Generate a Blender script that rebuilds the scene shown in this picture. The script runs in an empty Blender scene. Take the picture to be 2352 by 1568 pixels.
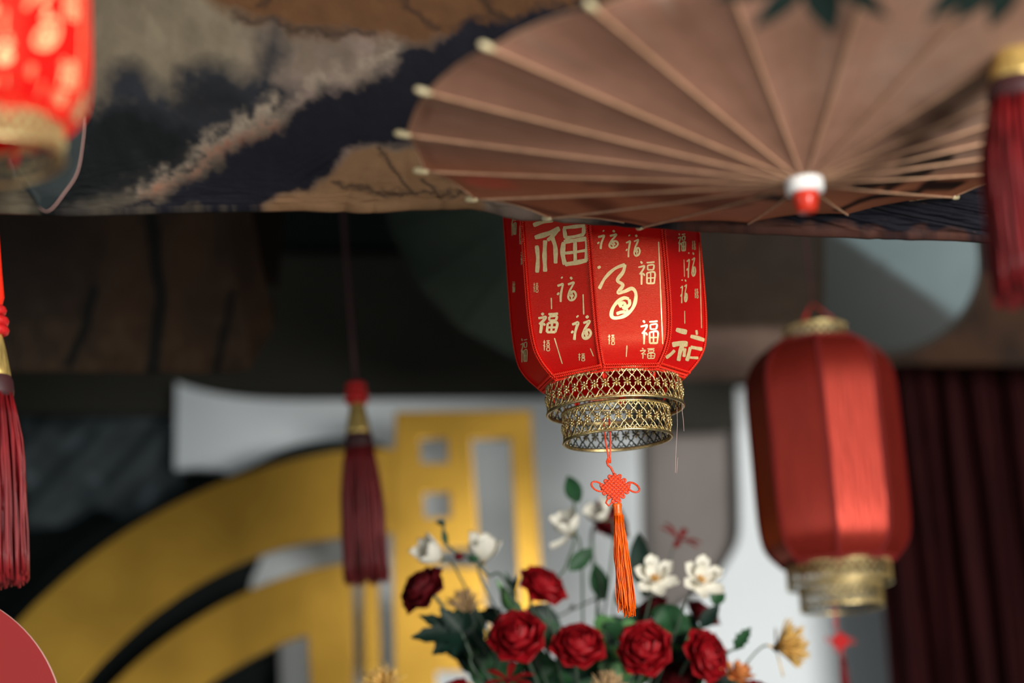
import bpy, math, random
import numpy as np
from mathutils import Vector, Matrix
from mathutils.bvhtree import BVHTree
random.seed(7)
rng = np.random.default_rng(11)
sc = bpy.context.scene
COL = sc.collection

# ------------------------------------------------------------------ camera
PITCH, ROLL = math.radians(13.6), math.radians(4.0)
FPX = 85 / 36 * 2352
EYE = Vector((0, 0, 1.5))
_fw = Vector((0, math.cos(PITCH), math.sin(PITCH)))
_up = Vector((0, -math.sin(PITCH), math.cos(PITCH)))
_rt = Vector((1, 0, 0))
CR = math.cos(ROLL) * _rt - math.sin(ROLL) * _up
CU = math.sin(ROLL) * _rt + math.cos(ROLL) * _up
cam_d = bpy.data.cameras.new('camera')
cam = bpy.data.objects.new('camera', cam_d)
COL.objects.link(cam)
cam.matrix_world = Matrix(((CR.x, CU.x, -_fw.x, EYE.x), (CR.y, CU.y, -_fw.y, EYE.y), (CR.z, CU.z, -_fw.z, EYE.z), (0, 0, 0, 1)))
cam_d.lens = 85
cam_d.sensor_width = 36
cam_d.clip_start = 0.05
cam_d.dof.use_dof = True
cam_d.dof.focus_distance = 2.92
cam_d.dof.aperture_fstop = 1.7
sc.camera = cam

# ------------------------------------------------------------------ light
world = bpy.data.worlds.new('world')
sc.world = world
world.use_nodes = True
bg = world.node_tree.nodes['Background']
bg.inputs['Color'].default_value = (0.62, 0.80, 0.86, 1)
bg.inputs['Strength'].default_value = 0.11

def area(name, loc, target, sx, sy, power, col):
    l = bpy.data.lights.new(name, 'AREA')
    l.shape = 'RECTANGLE'
    l.size, l.size_y, l.energy, l.color = sx, sy, power, col
    o = bpy.data.objects.new(name, l)
    COL.objects.link(o)
    o.location = loc
    o.rotation_euler = (Vector(target) - Vector(loc)).to_track_quat('-Z', 'Y').to_euler()
    return o
# the open side of the courtyard behind the photographer, to the right
area('courtyard_daylight', (2.9, -2.3, 1.75), (0.2, 3.2, 2.0), 2.0, 1.9, 520, (1.0, 0.97, 0.92))
# dim fill lamp added on the left for the plain lantern's panels
area('side_fill', (-4.6, -0.8, 1.8), (0.3, 3.4, 2.0), 1.2, 1.8, 48, (0.94, 0.98, 1.0))
vs = sc.view_settings
vs.view_transform = 'Standard'
vs.look = 'None'
vs.gamma = 1
vs.use_curve_mapping = False
vs.exposure = 0.0

# ------------------------------------------------------------------ helpers
def ray(px, py):
    px, py = float(px), float(py)
    return _fw + ((px - 1176) / FPX) * CR - ((py - 784) / FPX) * CU
def P(px, py, Y):
    d = ray(px, py)
    return EYE + d * (float(Y) / d.y)
def lin(c):
    return tuple(((v / 255) / 12.92 if v <= 10 else (((v / 255) + 0.055) / 1.055) ** 2.4) for v in c)

def thing(name, label, cat, loc=(0, 0, 0), group=None, rot=None):
    o = bpy.data.objects.new(name, None)
    COL.objects.link(o)
    o.empty_display_size = 0.05
    o.location = loc
    if rot is not None:
        o.rotation_euler = rot
    tag(o, label, cat, group)
    return o
def tag(o, label=None, cat=None, group=None, kind=None):
    if label: o['label'] = label
    if cat: o['category'] = cat
    if group: o['group'] = group
    if kind: o['kind'] = kind
    return o
def link(name, me, parent=None):
    o = bpy.data.objects.new(name, me)
    COL.objects.link(o)
    if parent is not None:
        o.parent = parent
    return o
def mesh(name, verts, faces, mat, parent=None, smooth=True):
    me = bpy.data.meshes.new(name)
    me.from_pydata([tuple(v) for v in verts], [], faces)
    if smooth:
        me.polygons.foreach_set('use_smooth', [True] * len(me.polygons))
    me.materials.append(mat)
    me.update()
    return link(name, me, parent)

class MB:
    def __init__(s):
        s.v, s.f = [], []
    def add(s, v, f):
        n = len(s.v)
        s.v += [tuple(p) for p in v]
        s.f += [tuple(i + n for i in q) for q in f]
        return s
    def build(s, name, mat, parent=None, smooth=True):
        return mesh(name, s.v, s.f, mat, parent, smooth)
    def tube(s, pts, r, sides=6, closed=False, cap=True):
        pts = [Vector(p) for p in pts]
        n = len(pts)
        rs = r if hasattr(r, '__len__') else [r] * n
        V, F = [], []
        t0 = (pts[1] - pts[0]).normalized()
        nrm = t0.orthogonal().normalized()
        for i in range(n):
            a = pts[i - 1] if (i > 0 or closed) else pts[i]
            b = pts[(i + 1) % n] if (i < n - 1 or closed) else pts[i]
            t = (b - a)
            t = t.normalized() if t.length > 1e-9 else t0
            nrm = nrm - t * nrm.dot(t)
            nrm = nrm.normalized() if nrm.length > 1e-6 else t.orthogonal().normalized()
            bi = t.cross(nrm)
            for k in range(sides):
                an = 2 * math.pi * k / sides
                V.append(pts[i] + (nrm * math.cos(an) + bi * math.sin(an)) * rs[i])
        m = n if closed else n - 1
        for i in range(m):
            j = (i + 1) % n
            for k in range(sides):
                l = (k + 1) % sides
                F.append((i * sides + k, i * sides + l, j * sides + l, j * sides + k))
        if cap and not closed:
            F.append(tuple(range(sides))[::-1])
            F.append(tuple((n - 1) * sides + k for k in range(sides)))
        return s.add(V, F)
    def lathe(s, prof, sides=32, z0=Vector((0, 0, 0))):
        V, F = [], []
        for (r, z) in prof:
            for k in range(sides):
                a = 2 * math.pi * k / sides
                V.append((r * math.cos(a) + z0[0], r * math.sin(a) + z0[1], z + z0[2]))
        for i in range(len(prof) - 1):
            for k in range(sides):
                l = (k + 1) % sides
                F.append((i * sides + k, i * sides + l, (i + 1) * sides + l, (i + 1) * sides + k))
        return s.add(V, F)
    def box(s, lo, hi):
        x0, y0, z0 = lo
        x1, y1, z1 = hi
        V = [(x0, y0, z0), (x1, y0, z0), (x1, y1, z0), (x0, y1, z0), (x0, y0, z1), (x1, y0, z1), (x1, y1, z1), (x0, y1, z1)]
        return s.add(V, [(0, 3, 2, 1), (4, 5, 6, 7), (0, 1, 5, 4), (1, 2, 6, 5), (2, 3, 7, 6), (3, 0, 4, 7)])
    def ball(s, c, ax, ay, az, n=6, m=4):
        c = Vector(c)
        V, F = [c + az], []
        for i in range(1, m):
            ph = math.pi * i / m
            for k in range(n):
                a = 2 * math.pi * k / n
                V.append(c + az * math.cos(ph) + (ax * math.cos(a) + ay * math.sin(a)) * math.sin(ph))
        V.append(c - az)
        for k in range(n):
            F.append((0, 1 + k, 1 + (k + 1) % n))
            F.append((len(V) - 1, 1 + (m - 2) * n + (k + 1) % n, 1 + (m - 2) * n + k))
        for i in range(m - 2):
            for k in range(n):
                l = (k + 1) % n
                F.append((1 + i * n + k, 1 + (i + 1) * n + k, 1 + (i + 1) * n + l, 1 + i * n + l))
        return s.add(V, F)

def catmull(pts, n):
    pts = [np.array(p, float) for p in pts]
    p = [2 * pts[0] - pts[1]] + pts + [2 * pts[-1] - pts[-2]]
    out = []
    for i in range(1, len(p) - 2):
        for k in range(n):
            t = k / n
            out.append(0.5 * (2 * p[i] + (p[i + 1] - p[i - 1]) * t + (2 * p[i - 1] - 5 * p[i] + 4 * p[i + 1] - p[i + 2]) * t * t
                              + (3 * p[i] - p[i - 1] - 3 * p[i + 1] + p[i + 2]) * t ** 3))
    out.append(pts[-1])
    return np.array(out)

def vnoise(x, y, seed=0):
    xi, yi = np.floor(x), np.floor(y)
    fx, fy = x - xi, y - yi
    fx, fy = fx * fx * (3 - 2 * fx), fy * fy * (3 - 2 * fy)
    def h(a, b):
        v = np.sin(a * 127.1 + b * 311.7 + seed * 74.7) * 43758.5453
        return v - np.floor(v)
    return (h(xi, yi) * (1 - fx) + h(xi + 1, yi) * fx) * (1 - fy) + (h(xi, yi + 1) * (1 - fx) + h(xi + 1, yi + 1) * fx) * fy
def fbm(x, y, o=4, seed=0):
    r, a = 0, 0.5
    for k in range(o):
        r = r + a * (vnoise(x, y, seed + k) - 0.5)
        x, y, a = x * 2.03 + 5.1, y * 2.03 + 3.7, a * 0.5
    return r
def polymask(x, y, poly, soft):
    poly = np.array(poly, float)
    ins = np.zeros(x.shape, bool)
    dist = np.full(x.shape, 1e9)
    for i in range(len(poly)):
        ax, ay = poly[i]
        bx, by = poly[(i + 1) % len(poly)]
        c = ((ay > y) != (by > y))
        xx = (bx - ax) * (y - ay) / ((by - ay) if by != ay else 1e-9) + ax
        ins ^= c & (x < xx)
        dx, dy = bx - ax, by - ay
        t = np.clip(((x - ax) * dx + (y - ay) * dy) / (dx * dx + dy * dy + 1e-9), 0, 1)
        dist = np.minimum(dist, np.hypot(x - ax - t * dx, y - ay - t * dy))
    sd = np.where(ins, dist, -dist)
    return np.clip(sd / soft * 0.5 + 0.5, 0, 1)
def linemask(x, y, pts, w, soft):
    d = np.full(x.shape, 1e9)
    for (ax, ay), (bx, by) in zip(pts[:-1], pts[1:]):
        dx, dy = bx - ax, by - ay
        t = np.clip(((x - ax) * dx + (y - ay) * dy) / (dx * dx + dy * dy + 1e-9), 0, 1)
        d = np.minimum(d, np.hypot(x - ax - t * dx, y - ay - t * dy))
    return np.clip((w - d) / soft + 0.5, 0, 1)
def mix(c, col, m):
    return c * (1 - m[..., None]) + np.array(lin(col)) * m[..., None]

# ------------------------------------------------------------------ materials
def mat(name, col, rough=0.5, metal=0.0, spec=0.5, attr=None, gain=1.0, var=0.0, vscale=20.0, bump=None, trans=0.0, sheen=0.0,
        stretch=(1, 1, 1), aniso=0.0, col2=None, coord='Object', transp=0.0, stint=None):
    m = bpy.data.materials.new(name)
    m.use_nodes = True
    nt = m.node_tree
    N, L = nt.nodes, nt.links
    b = N['Principled BSDF']
    c = col if len(col) == 3 and max(col) <= 1 else lin(col)
    b.inputs['Base Color'].default_value = (*c, 1)
    b.inputs['Roughness'].default_value = rough
    b.inputs['Metallic'].default_value = metal
    b.inputs['Specular IOR Level'].default_value = spec
    b.inputs['Sheen Weight'].default_value = sheen
    b.inputs['Anisotropic'].default_value = aniso
    if stint: b.inputs['Specular Tint'].default_value = (*stint, 1)
    tc = N.new('ShaderNodeTexCoord')
    mp = N.new('ShaderNodeMapping')
    mp.inputs['Scale'].default_value = stretch
    L.new(tc.outputs[coord], mp.inputs['Vector'])
    src = None
    if attr:
        a = N.new('ShaderNodeAttribute')
        a.attribute_name = attr
        src = a.outputs['Color']
        if gain != 1.0:
            g = N.new('ShaderNodeVectorMath')
            g.operation = 'SCALE'
            g.inputs['Scale'].default_value = gain
            L.new(src, g.inputs[0])
            src = g.outputs[0]
    if var > 0 or col2:
        no = N.new('ShaderNodeTexNoise')
        no.inputs['Scale'].default_value = vscale
        no.inputs['Detail'].default_value = 5
        L.new(mp.outputs[0], no.inputs['Vector'])
        rp = N.new('ShaderNodeValToRGB')
        rp.color_ramp.elements[0].position = 0.32
        rp.color_ramp.elements[1].position = 0.68
        L.new(no.outputs['Fac'], rp.inputs['Fac'])
        if col2:
            c2 = col2 if max(col2) <= 1 else lin(col2)
            rp.color_ramp.elements[0].color = (*c2, 1)
            rp.color_ramp.elements[1].color = (*c, 1)
            src = rp.outputs['Color']
        else:
            rp.color_ramp.elements[0].color = (1 - var,) * 3 + (1,)
            rp.color_ramp.elements[1].color = (1 + var,) * 3 + (1,)
            mx = N.new('ShaderNodeMix')
            mx.data_type = 'RGBA'
            mx.blend_type = 'MULTIPLY'
            mx.inputs['Factor'].default_value = 1
            if src is not None: L.new(src, mx.inputs['A'])
            else: mx.inputs['A'].default_value = (*c, 1)
            L.new(rp.outputs['Color'], mx.inputs['B'])
            src = mx.outputs['Result']
    if src is not None:
        L.new(src, b.inputs['Base Color'])
    if bump:
        bs, bd = bump
        nb = N.new('ShaderNodeTexNoise')
        nb.inputs['Scale'].default_value = bs
        nb.inputs['Detail'].default_value = 3
        L.new(mp.outputs[0], nb.inputs['Vector'])
        bn = N.new('ShaderNodeBump')
        bn.inputs['Strength'].default_value = bd
        bn.inputs['Distance'].default_value = 0.002
        L.new(nb.outputs['Fac'], bn.inputs['Height'])
        L.new(bn.outputs['Normal'], b.inputs['Normal'])
    out = N['Material Output']
    sh = b.outputs[0]
    if trans > 0:
        tr = N.new('ShaderNodeBsdfTranslucent')
        tr.inputs['Color'].default_value = (*c, 1)
        if src is not None: L.new(src, tr.inputs['Color'])
        ms = N.new('ShaderNodeMixShader')
        ms.inputs[0].default_value = trans
        L.new(sh, ms.inputs[1])
        L.new(tr.outputs[0], ms.inputs[2])
        sh = ms.outputs[0]
    if transp > 0:
        tr = N.new('ShaderNodeBsdfTransparent')
        ms = N.new('ShaderNodeMixShader')
        ms.inputs[0].default_value = transp
        L.new(sh, ms.inputs[1])
        L.new(tr.outputs[0], ms.inputs[2])
        sh = ms.outputs[0]
    L.new(sh, out.inputs['Surface'])
    return m

M = {}
M['satin'] = mat('red_satin', (0.78, 0.008, 0.008), 0.33, spec=0.75, var=0.06, vscale=900, stretch=(0.15, 0.15, 1), bump=(2500, 0.25), trans=0.18, aniso=0.4, stint=(1, .48, .24))
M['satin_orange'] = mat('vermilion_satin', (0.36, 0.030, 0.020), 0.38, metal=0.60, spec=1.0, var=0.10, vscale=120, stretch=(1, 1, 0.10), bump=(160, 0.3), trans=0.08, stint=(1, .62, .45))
M['trim'] = mat('red_braid', (0.92, 0.026, 0.006), 0.5, var=0.25, vscale=700, trans=0.1)
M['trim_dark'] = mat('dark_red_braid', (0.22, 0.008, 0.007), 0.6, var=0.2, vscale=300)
M['foil'] = mat('gold_foil_print', (0.93, 0.71, 0.35), 0.42, metal=0.30, var=0.10, vscale=300)
M['brass'] = mat('pale_brass', (0.78, 0.62, 0.30), 0.33, metal=1.0, var=0.30, vscale=220, bump=(900, 0.2))
M['brass_inside'] = mat('shaded_inner_brass', (0.030, 0.038, 0.032), 0.5, metal=0.4)  # unlit inside of the rings, darkened in the colour
M['cord'] = mat('orange_cord', (0.82, 0.055, 0.004), 0.42, var=0.55, vscale=900, stretch=(1, 1, 0.6), sheen=0.2)
M['cord_red'] = mat('red_cord', (0.55, 0.012, 0.012), 0.5, var=0.3, vscale=500)
M['fringe'] = mat('orange_silk_thread', (0.98, 0.135, 0.003), 0.38, var=0.45, vscale=500, stretch=(1, 1, 0.12))
M['fringe_red'] = mat('crimson_silk_thread', (0.20, 0.007, 0.010), 0.42, var=0.5, vscale=260, stretch=(1, 1, 0.05))
M['fringe_dark'] = mat('dark_red_silk_thread', (0.17, 0.012, 0.014), 0.5, var=0.4, vscale=260, stretch=(1, 1, 0.05))
M['gold_cap'] = mat('gold_thread', (0.60, 0.42, 0.13), 0.38, metal=0.6, var=0.4, vscale=220, stretch=(1, 1, 0.15))
M['dark_band'] = mat('maroon_band', (0.045, 0.010, 0.012), 0.6)
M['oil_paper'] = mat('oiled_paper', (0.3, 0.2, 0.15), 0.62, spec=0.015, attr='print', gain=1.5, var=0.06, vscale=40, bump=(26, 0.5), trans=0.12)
M['bamboo'] = mat('bamboo_rib', lin((186, 146, 116)), 0.6, spec=0.2, var=0.15, vscale=60)
M['rib_grey'] = mat('grey_rib', lin((38, 44, 38)), 0.7, spec=0.1)
M['rib_tip'] = mat('pale_rib_tip', lin((205, 190, 150)), 0.45)
M['hub_white'] = mat('white_collar', (0.82, 0.82, 0.80), 0.5)
M['hub_red'] = mat('red_lacquer', (0.60, 0.030, 0.010), 0.28)
M['wood'] = mat('dark_wood', (0.018, 0.015, 0.011), 0.6, var=0.3, vscale=14, stretch=(1, 1, 8))
M['cloth'] = mat('printed_cloth', (0.2, 0.17, 0.13), 0.75, spec=0.15, attr='print', gain=0.66, var=0.10, vscale=35, bump=(60, 0.5))
M['film'] = mat('dark_gauze', (0.022, 0.030, 0.030), 0.5, transp=0.15)
M['olive'] = mat('dark_olive_paint', (0.027, 0.026, 0.020), 0.7, spec=0.15, var=0.2, vscale=3)
M['dark'] = mat('near_black_paint', (0.008, 0.0125, 0.012), 0.7, spec=0.12, var=0.2, vscale=2)
M['white'] = mat('white_plaster', (0.72, 0.78, 0.81), 0.6, var=0.06, vscale=2.0, bump=(30, 0.1))
M['taupe'] = mat('grey_brown_panel', (0.15, 0.128, 0.118), 0.6, var=0.35, vscale=2.2, stretch=(1, 1, 0.5))
M['taupe_dark'] = mat('dark_taupe_band', (0.062, 0.054, 0.048), 0.6, var=0.2, vscale=2)
M['gauze'] = mat('grey_blue_gauze', (0.16, 0.19, 0.20), 0.7, var=0.3, vscale=3)
M['gold'] = mat('gold_acrylic', (0.50, 0.29, 0.045), 0.31, metal=0.95, spec=0.5, var=0.25, vscale=4.0, bump=(5, 0.15))
M['curtain'] = mat('maroon_velvet', (0.020, 0.0025, 0.003), 0.8, spec=0.1, var=0.2, vscale=12)
M['floor'] = mat('grey_stone', (0.30, 0.29, 0.27), 0.6, var=0.15, vscale=5)
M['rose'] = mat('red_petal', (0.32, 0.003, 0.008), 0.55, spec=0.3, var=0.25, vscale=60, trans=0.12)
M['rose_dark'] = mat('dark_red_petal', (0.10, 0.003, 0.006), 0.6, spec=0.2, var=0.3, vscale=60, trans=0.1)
M['rose_lily'] = mat('scarlet_lily_petal', (0.17, 0.004, 0.005), 0.6, spec=0.2, var=0.25, vscale=60)
M['ivory'] = mat('ivory_petal', (0.86, 0.83, 0.72), 0.5, var=0.05, vscale=50, trans=0.2)
M['stamen'] = mat('ochre_stamen', (0.55, 0.30, 0.07), 0.6)
M['leaf'] = mat('green_leaf', (0.018, 0.072, 0.026), 0.5, spec=0.25, var=0.35, vscale=40, trans=0.1)
M['leaf_dark'] = mat('dark_green_leaf', (0.005, 0.020, 0.013), 0.5, spec=0.25, var=0.3, vscale=40)
M['leaf_light'] = mat('light_green_leaf', (0.10, 0.26, 0.08), 0.45, var=0.3, vscale=40, trans=0.15)
M['stem'] = mat('grey_green_stem', (0.055, 0.085, 0.055), 0.6)
M['mum'] = mat('yellow_petal', (0.80, 0.50, 0.14), 0.5, var=0.15, vscale=80, trans=0.15)
M['straw'] = mat('dried_straw', (0.42, 0.27, 0.13), 0.7, var=0.3, vscale=60)
M['apricot'] = mat('apricot_petal', (0.62, 0.22, 0.06), 0.5, var=0.2, vscale=60)
M['fan_red'] = mat('coral_red_board', lin((138, 38, 38)), 0.6, spec=0.2, var=0.05, vscale=6)
M['fan_edge'] = mat('pale_edge', lin((196, 150, 140)), 0.5)
M['ceramic'] = mat('white_ceramic', (0.6, 0.6, 0.58), 0.25)
M['thread'] = mat('pale_thread', (0.62, 0.45, 0.42), 0.7)
M['bamboo_leaf'] = mat('bamboo_leaf_dark', (0.006, 0.012, 0.010), 0.7, spec=0.05)
M['silk_fan'] = mat('part_lit_silk', (0.3, 0.3, 0.3), 0.6, attr='print', var=0.06, vscale=12)

# ------------------------------------------------------------------ setting
CEIL = EYE.z + 1.74
def struct(name, mb, m, smooth=False):
    return tag(mb.build(name, m, None, smooth), kind='structure')
struct('floor', MB().box((-5, -5, -0.1), (5, 7, 0)), M['floor'])
struct('ceiling', MB().box((-4.5, 1.9, CEIL), (4.5, 7, CEIL + 0.08)), M['wood'])

# facade: a plane that recedes to the right by six degrees
FA = math.radians(6)
FO = P(1100, 1100, 4.55)
FR = Vector((math.cos(FA), math.sin(FA), 0))
FN = Vector((math.sin(FA), -math.cos(FA), 0))
def fplane(px, py, off=0.0):
    o = FO + FN * off
    d = ray(px, py)
    p = EYE + d * ((o - EYE).dot(FN) / d.dot(FN))
    q = p - FO
    return (q.dot(FR), q.z)
FROT = Matrix(((FR.x, 0, FN.x), (FR.y, 0, FN.y), (0, 1, 0))).to_euler()
def plate(name, polys, m, thick, off, parent=None, bevel=0.0, rawloc=None):
    """flat board cut from closed outlines (holes included), thick metres deep"""
    cu = bpy.data.curves.new('outline', 'CURVE')
    cu.dimensions = '2D'
    cu.fill_mode = 'BOTH'
    cu.extrude = thick / 2
    cu.bevel_depth = bevel
    for poly in polys:
        s = cu.splines.new('POLY')
        s.points.add(len(poly) - 1)
        for i, (x, y) in enumerate(poly):
            s.points[i].co = (x, y, 0, 1)
        s.use_cyclic_u = True
    tmp = bpy.data.objects.new('outline', cu)
    COL.objects.link(tmp)
    dg = bpy.context.evaluated_depsgraph_get()
    me = bpy.data.meshes.new_from_object(tmp.evaluated_get(dg))
    bpy.data.objects.remove(tmp)
    me.name = name
    me.materials.clear()
    me.materials.append(m)
    for v in me.vertices:
        v.co.z += off - thick / 2
    o = link(name, me, parent)
    if parent is None:
        o.location = FO
        o.rotation_euler = FROT
    return o
def fpoly(pts, off=0.0):
    return [fplane(x, y, off) for x, y in pts]
def arc(cx, cy, r, x0, x1, n=24):
    out = []
    for i in range(n + 1):
        x = x0 + (x1 - x0) * i / n
        out.append((x, cy - math.sqrt(max(r * r - (x - cx) ** 2, 0))))
    return out
def smoothpoly(pts, n=8):
    return [tuple(p) for p in catmull(pts, n)]

# dark back wall behind everything
o = plate('wall_back', [[(-4.5, -3.6), (4.5, -3.6), (4.5, 1.3), (-4.5, 1.3)]], M['dark'], 0.1, -1.0)
tag(o, kind='structure')
# white scalloped screen wall with a rounded opening
WO = -0.42
outer = smoothpoly([(405, 878), (450, 893), (520, 908), (600, 916), (700, 919)], 5) + [(1250, 915), (1720, 890), (2250, 880), (2330, 2900), (720, 2900), (650, 1700), (640, 1475)] \
    + smoothpoly([(640, 1475), (575, 1360), (600, 1260), (540, 1100), (470, 1075), (402, 1078)], 5)
hole = [(1468, 958), (1694, 950)] + smoothpoly([(1700, 1150), (1698, 1235), (1672, 1290), (1636, 1345)], 6) + [(1560, 1400), (1476, 1430)]
o = plate('wall_screen', [fpoly(outer, WO), fpoly(hole, WO)], M['white'], 0.03, WO)
tag(o, kind='structure')
o = plate('wall_niche', [fpoly([(1300, 900), (1850, 900), (1860, 1500), (1320, 1500)], WO - 0.06)], M['taupe'], 0.02, WO - 0.06)
tag(o, kind='structure')
o = plate('trim_niche_shade', [fpoly([(1448, 880), (1690, 880), (1694, 985), (1454, 992)], WO + 0.03)], M['olive'], 0.02, WO + 0.03)  # dark strip standing for the fascia's shadow across the niche top
tag(o, kind='structure')
o = plate('trim_niche_band', [fpoly([(1440, 900), (1492, 900), (1505, 1450), (1452, 1450)], WO - 0.035)], M['taupe_dark'], 0.02, WO - 0.035)  # darker vertical band along one side of the opening
tag(o, kind='structure')
# dark fascia beam above the screen
o = plate('trim_fascia', [fpoly([(-400, 575), (1760, 592), (1730, 960), (1250, 960), (-400, 945)], -0.47)], M['olive'], 0.03, -0.47)
tag(o, kind='structure')
o = plate('trim_upper_beam', [fpoly([(-400, 330), (1960, 330), (1960, 560), (-400, 570)], -0.55)], M['dark'], 0.2, -0.55)
tag(o, kind='structure')

# ------------------------------------------------------------------ painted cloth sheets
def sheet(name, top, bot, nx, ny, colfn, disp, m, label, cat, wrap=0.012, group=None, parent=None, back=0.05, vpow=0.8):
    """cloth spanned between an upper and a lower line of (px, py, Y) points"""
    top, bot = np.array(top, float), np.array(bot, float)
    U = np.linspace(0, 1, nx)
    def samp(a, u):
        t = (a[:, 0] - a[0, 0]) / (a[-1, 0] - a[0, 0])
        return np.stack([np.interp(u, t, a[:, k]) for k in range(3)], 1)
    A, B = samp(top, U), samp(bot, U)
    PA = np.array([P(*r) for r in A]); PB = np.array([P(*r) for r in B])
    V = np.linspace(0, 1, ny) ** vpow
    pos = PA[None] * (1 - V[:, None, None]) + PB[None] * V[:, None, None]
    # print coordinates: where each cloth point falls in the design sheet
    rel = pos - np.array(EYE)
    dz = rel @ np.array(_fw)
    gx = rel @ np.array(CR) / dz * FPX + 1176
    gy = -(rel @ np.array(CU)) / dz * FPX + 784
    col = colfn(gx, gy)
    nrm = np.cross(PB - PA, np.gradient(PA, axis=0))
    nrm /= np.linalg.norm(nrm, axis=1)[:, None] + 1e-9
    nrm *= np.where(nrm[:, 1] > 0, -1, 1)[:, None]
    pos = pos + nrm[None] * disp(gx, gy)[..., None]
    # rolled hem: the cloth turns round the batten and runs up behind it
    extra = []
    for dy, dz_ in ((0.25, -0.45), (0.8, -0.5), (1.3, 0.0), (1.4, 1.2), (1.4, back / wrap)):
        e = pos[-1].copy()
        e[:, 1] += dy * wrap
        e[:, 2] += dz_ * wrap
        extra.append(e)
    pos = np.concatenate([pos, np.array(extra)])
    col = np.concatenate([col, np.repeat(col[-1:], 5, 0)])
    R = pos.shape[0]
    o0 = pos.reshape(-1, 3).mean(0)
    idx = np.arange(R * nx).reshape(R, nx)
    F = np.stack([idx[:-1, :-1], idx[:-1, 1:], idx[1:, 1:], idx[1:, :-1]], -1).reshape(-1, 4)
    o = mesh(name, (pos.reshape(-1, 3) - o0).tolist(), F.tolist(), m, parent)
    o.location = o0
    at = o.data.color_attributes.new('print', 'FLOAT_COLOR', 'POINT')
    at.data.foreach_set('color', np.concatenate([col.reshape(-1, 3), np.ones((R * nx, 1))], 1).ravel())
    tag(o, label, cat, group)
    return o

def print_mountains(x, y):
    n1, n2, n3 = fbm(x / 90, y / 90, 5, 1), fbm(x / 45, y / 45, 5, 3), fbm(x / 18, y / 18, 3, 5)
    wx, wy = x + 46 * n1 + 20 * n3, y + 46 * n2 + 20 * n3
    c = np.zeros(x.shape + (3,)) + np.array(lin((128, 116, 96)))
    c = mix(c, (140, 120, 110), np.clip((wx - 520) / 200, 0, 1))
    c = mix(c, (104, 92, 76), np.clip(0.5 + 2.2 * fbm(x / 60, y / 110, 4, 9), 0, 0.7))
    c = mix(c, (98, 66, 40), polymask(wx, wy, [(380, -900), (1500, -900), (1500, 60), (1180, 110), (1010, 96), (930, 96), (800, 78), (620, 62), (520, 30), (400, -40)], 24))
    for ln in ([(900, -60), (930, 20), (1000, 65)], [(1100, -60), (1130, 20), (1190, 40)], [(540, 40), (700, 66), (860, 78)], [(600, 10), (640, -30)]):
        c = mix(c, (44, 32, 26), linemask(wx, wy, ln, 8, 16) * .7)
    for poly, colr in (([(225, 210), (255, 150), (310, 150), (345, 195), (390, 210), (410, 160), (460, 140), (520, 150), (560, 185), (590, 175), (600, 80), (630, 66), (650, 110), (640, 170), (690, 200), (660, 240), (560, 300), (470, 380), (350, 430), (150, 480), (140, 300)], (38, 40, 46)),
                       ([(60, 560), (60, 250), (225, 250), (300, 240), (380, 280), (440, 300), (430, 360), (330, 420), (200, 470)], (14, 18, 20)),
                       ([(400, 230), (450, 190), (540, 210), (560, 250), (500, 268), (440, 262)], (26, 28, 32))):
        c = mix(c, colr, polymask(wx, wy, poly, 30) * np.clip(1.05 + 0.8 * n2, 0.5, 1))
    c = mix(c, (156, 140, 122), linemask(wx, wy, [(900, 120), (820, 170), (740, 200), (650, 240), (560, 290), (470, 350), (400, 400), (340, 430)], 20, 46) * np.clip(0.55 + 2.4 * n3 + 1.2 * n2, 0, 1))
    c = mix(c, (150, 105, 84), linemask(wx, wy, [(640, 285), (520, 345), (470, 370), (430, 400), (350, 445)], 14, 26) * np.clip(0.5 + 2.0 * n3, 0, 0.9))
    c = mix(c, (22, 22, 32), polymask(wx, wy, [(2600, -120), (1280, 10), (1180, 35), (1080, 45), (1010, 92), (940, 100), (900, 150), (820, 200), (745, 200), (690, 250), (640, 292), (560, 322), (500, 375), (430, 408), (380, 450), (140, 490), (600, 480), (620, 462), (700, 440), (770, 390), (810, 350), (860, 330), (900, 345), (960, 335), (1040, 380), (1400, 520), (2600, 600)], 15))
    tan = polymask(wx * 0.3 + x * 0.7, wy * 0.3 + y * 0.7, [(590, 480), (640, 448), (720, 432), (770, 390), (815, 345), (860, 338), (905, 350), (960, 335), (1040, 345), (1130, 500), (1100, 540), (580, 540)], 9)
    c = mix(c, (138, 104, 74), tan)
    for ln in ([(870, 345), (890, 390), (940, 440)], [(770, 415), (860, 440), (1010, 450), (1060, 440)], [(975, 405), (1000, 440)]):
        c = mix(c, (48, 36, 30), linemask(wx, wy, ln, 5, 10) * .75)
    c = mix(c, (92, 58, 48), polymask(wx, wy, [(1560, 505), (1800, 505), (1960, 512), (2080, 530), (2300, 545), (2300, 600), (1560, 600)], 10) * .9)
    c = mix(c, (120, 84, 70), np.clip(3.0 * fbm(x / 40, y / 9, 3, 21) - 0.75, 0, 0.8) * (x > 1980))
    return c
def disp_mountains(x, y):
    e = np.clip((y - 300) / 180, 0, 1)
    return 0.010 * fbm(x / 220, y / 260, 3, 31) + 0.0016 * fbm((x - 0.3 * y) / 46, y / 180, 2, 33) * np.clip((520 - x) / 300, .2, 1) \
        + e * 0.022 * np.abs(fbm((x - 930) / (14 + 0.25 * np.abs(y - 300)), y / 120, 2, 35)) * np.clip((x - 600) / 150, .15, 1) + e ** 3 * 0.006 * fbm(x / 50, y / 8, 3, 37)
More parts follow.
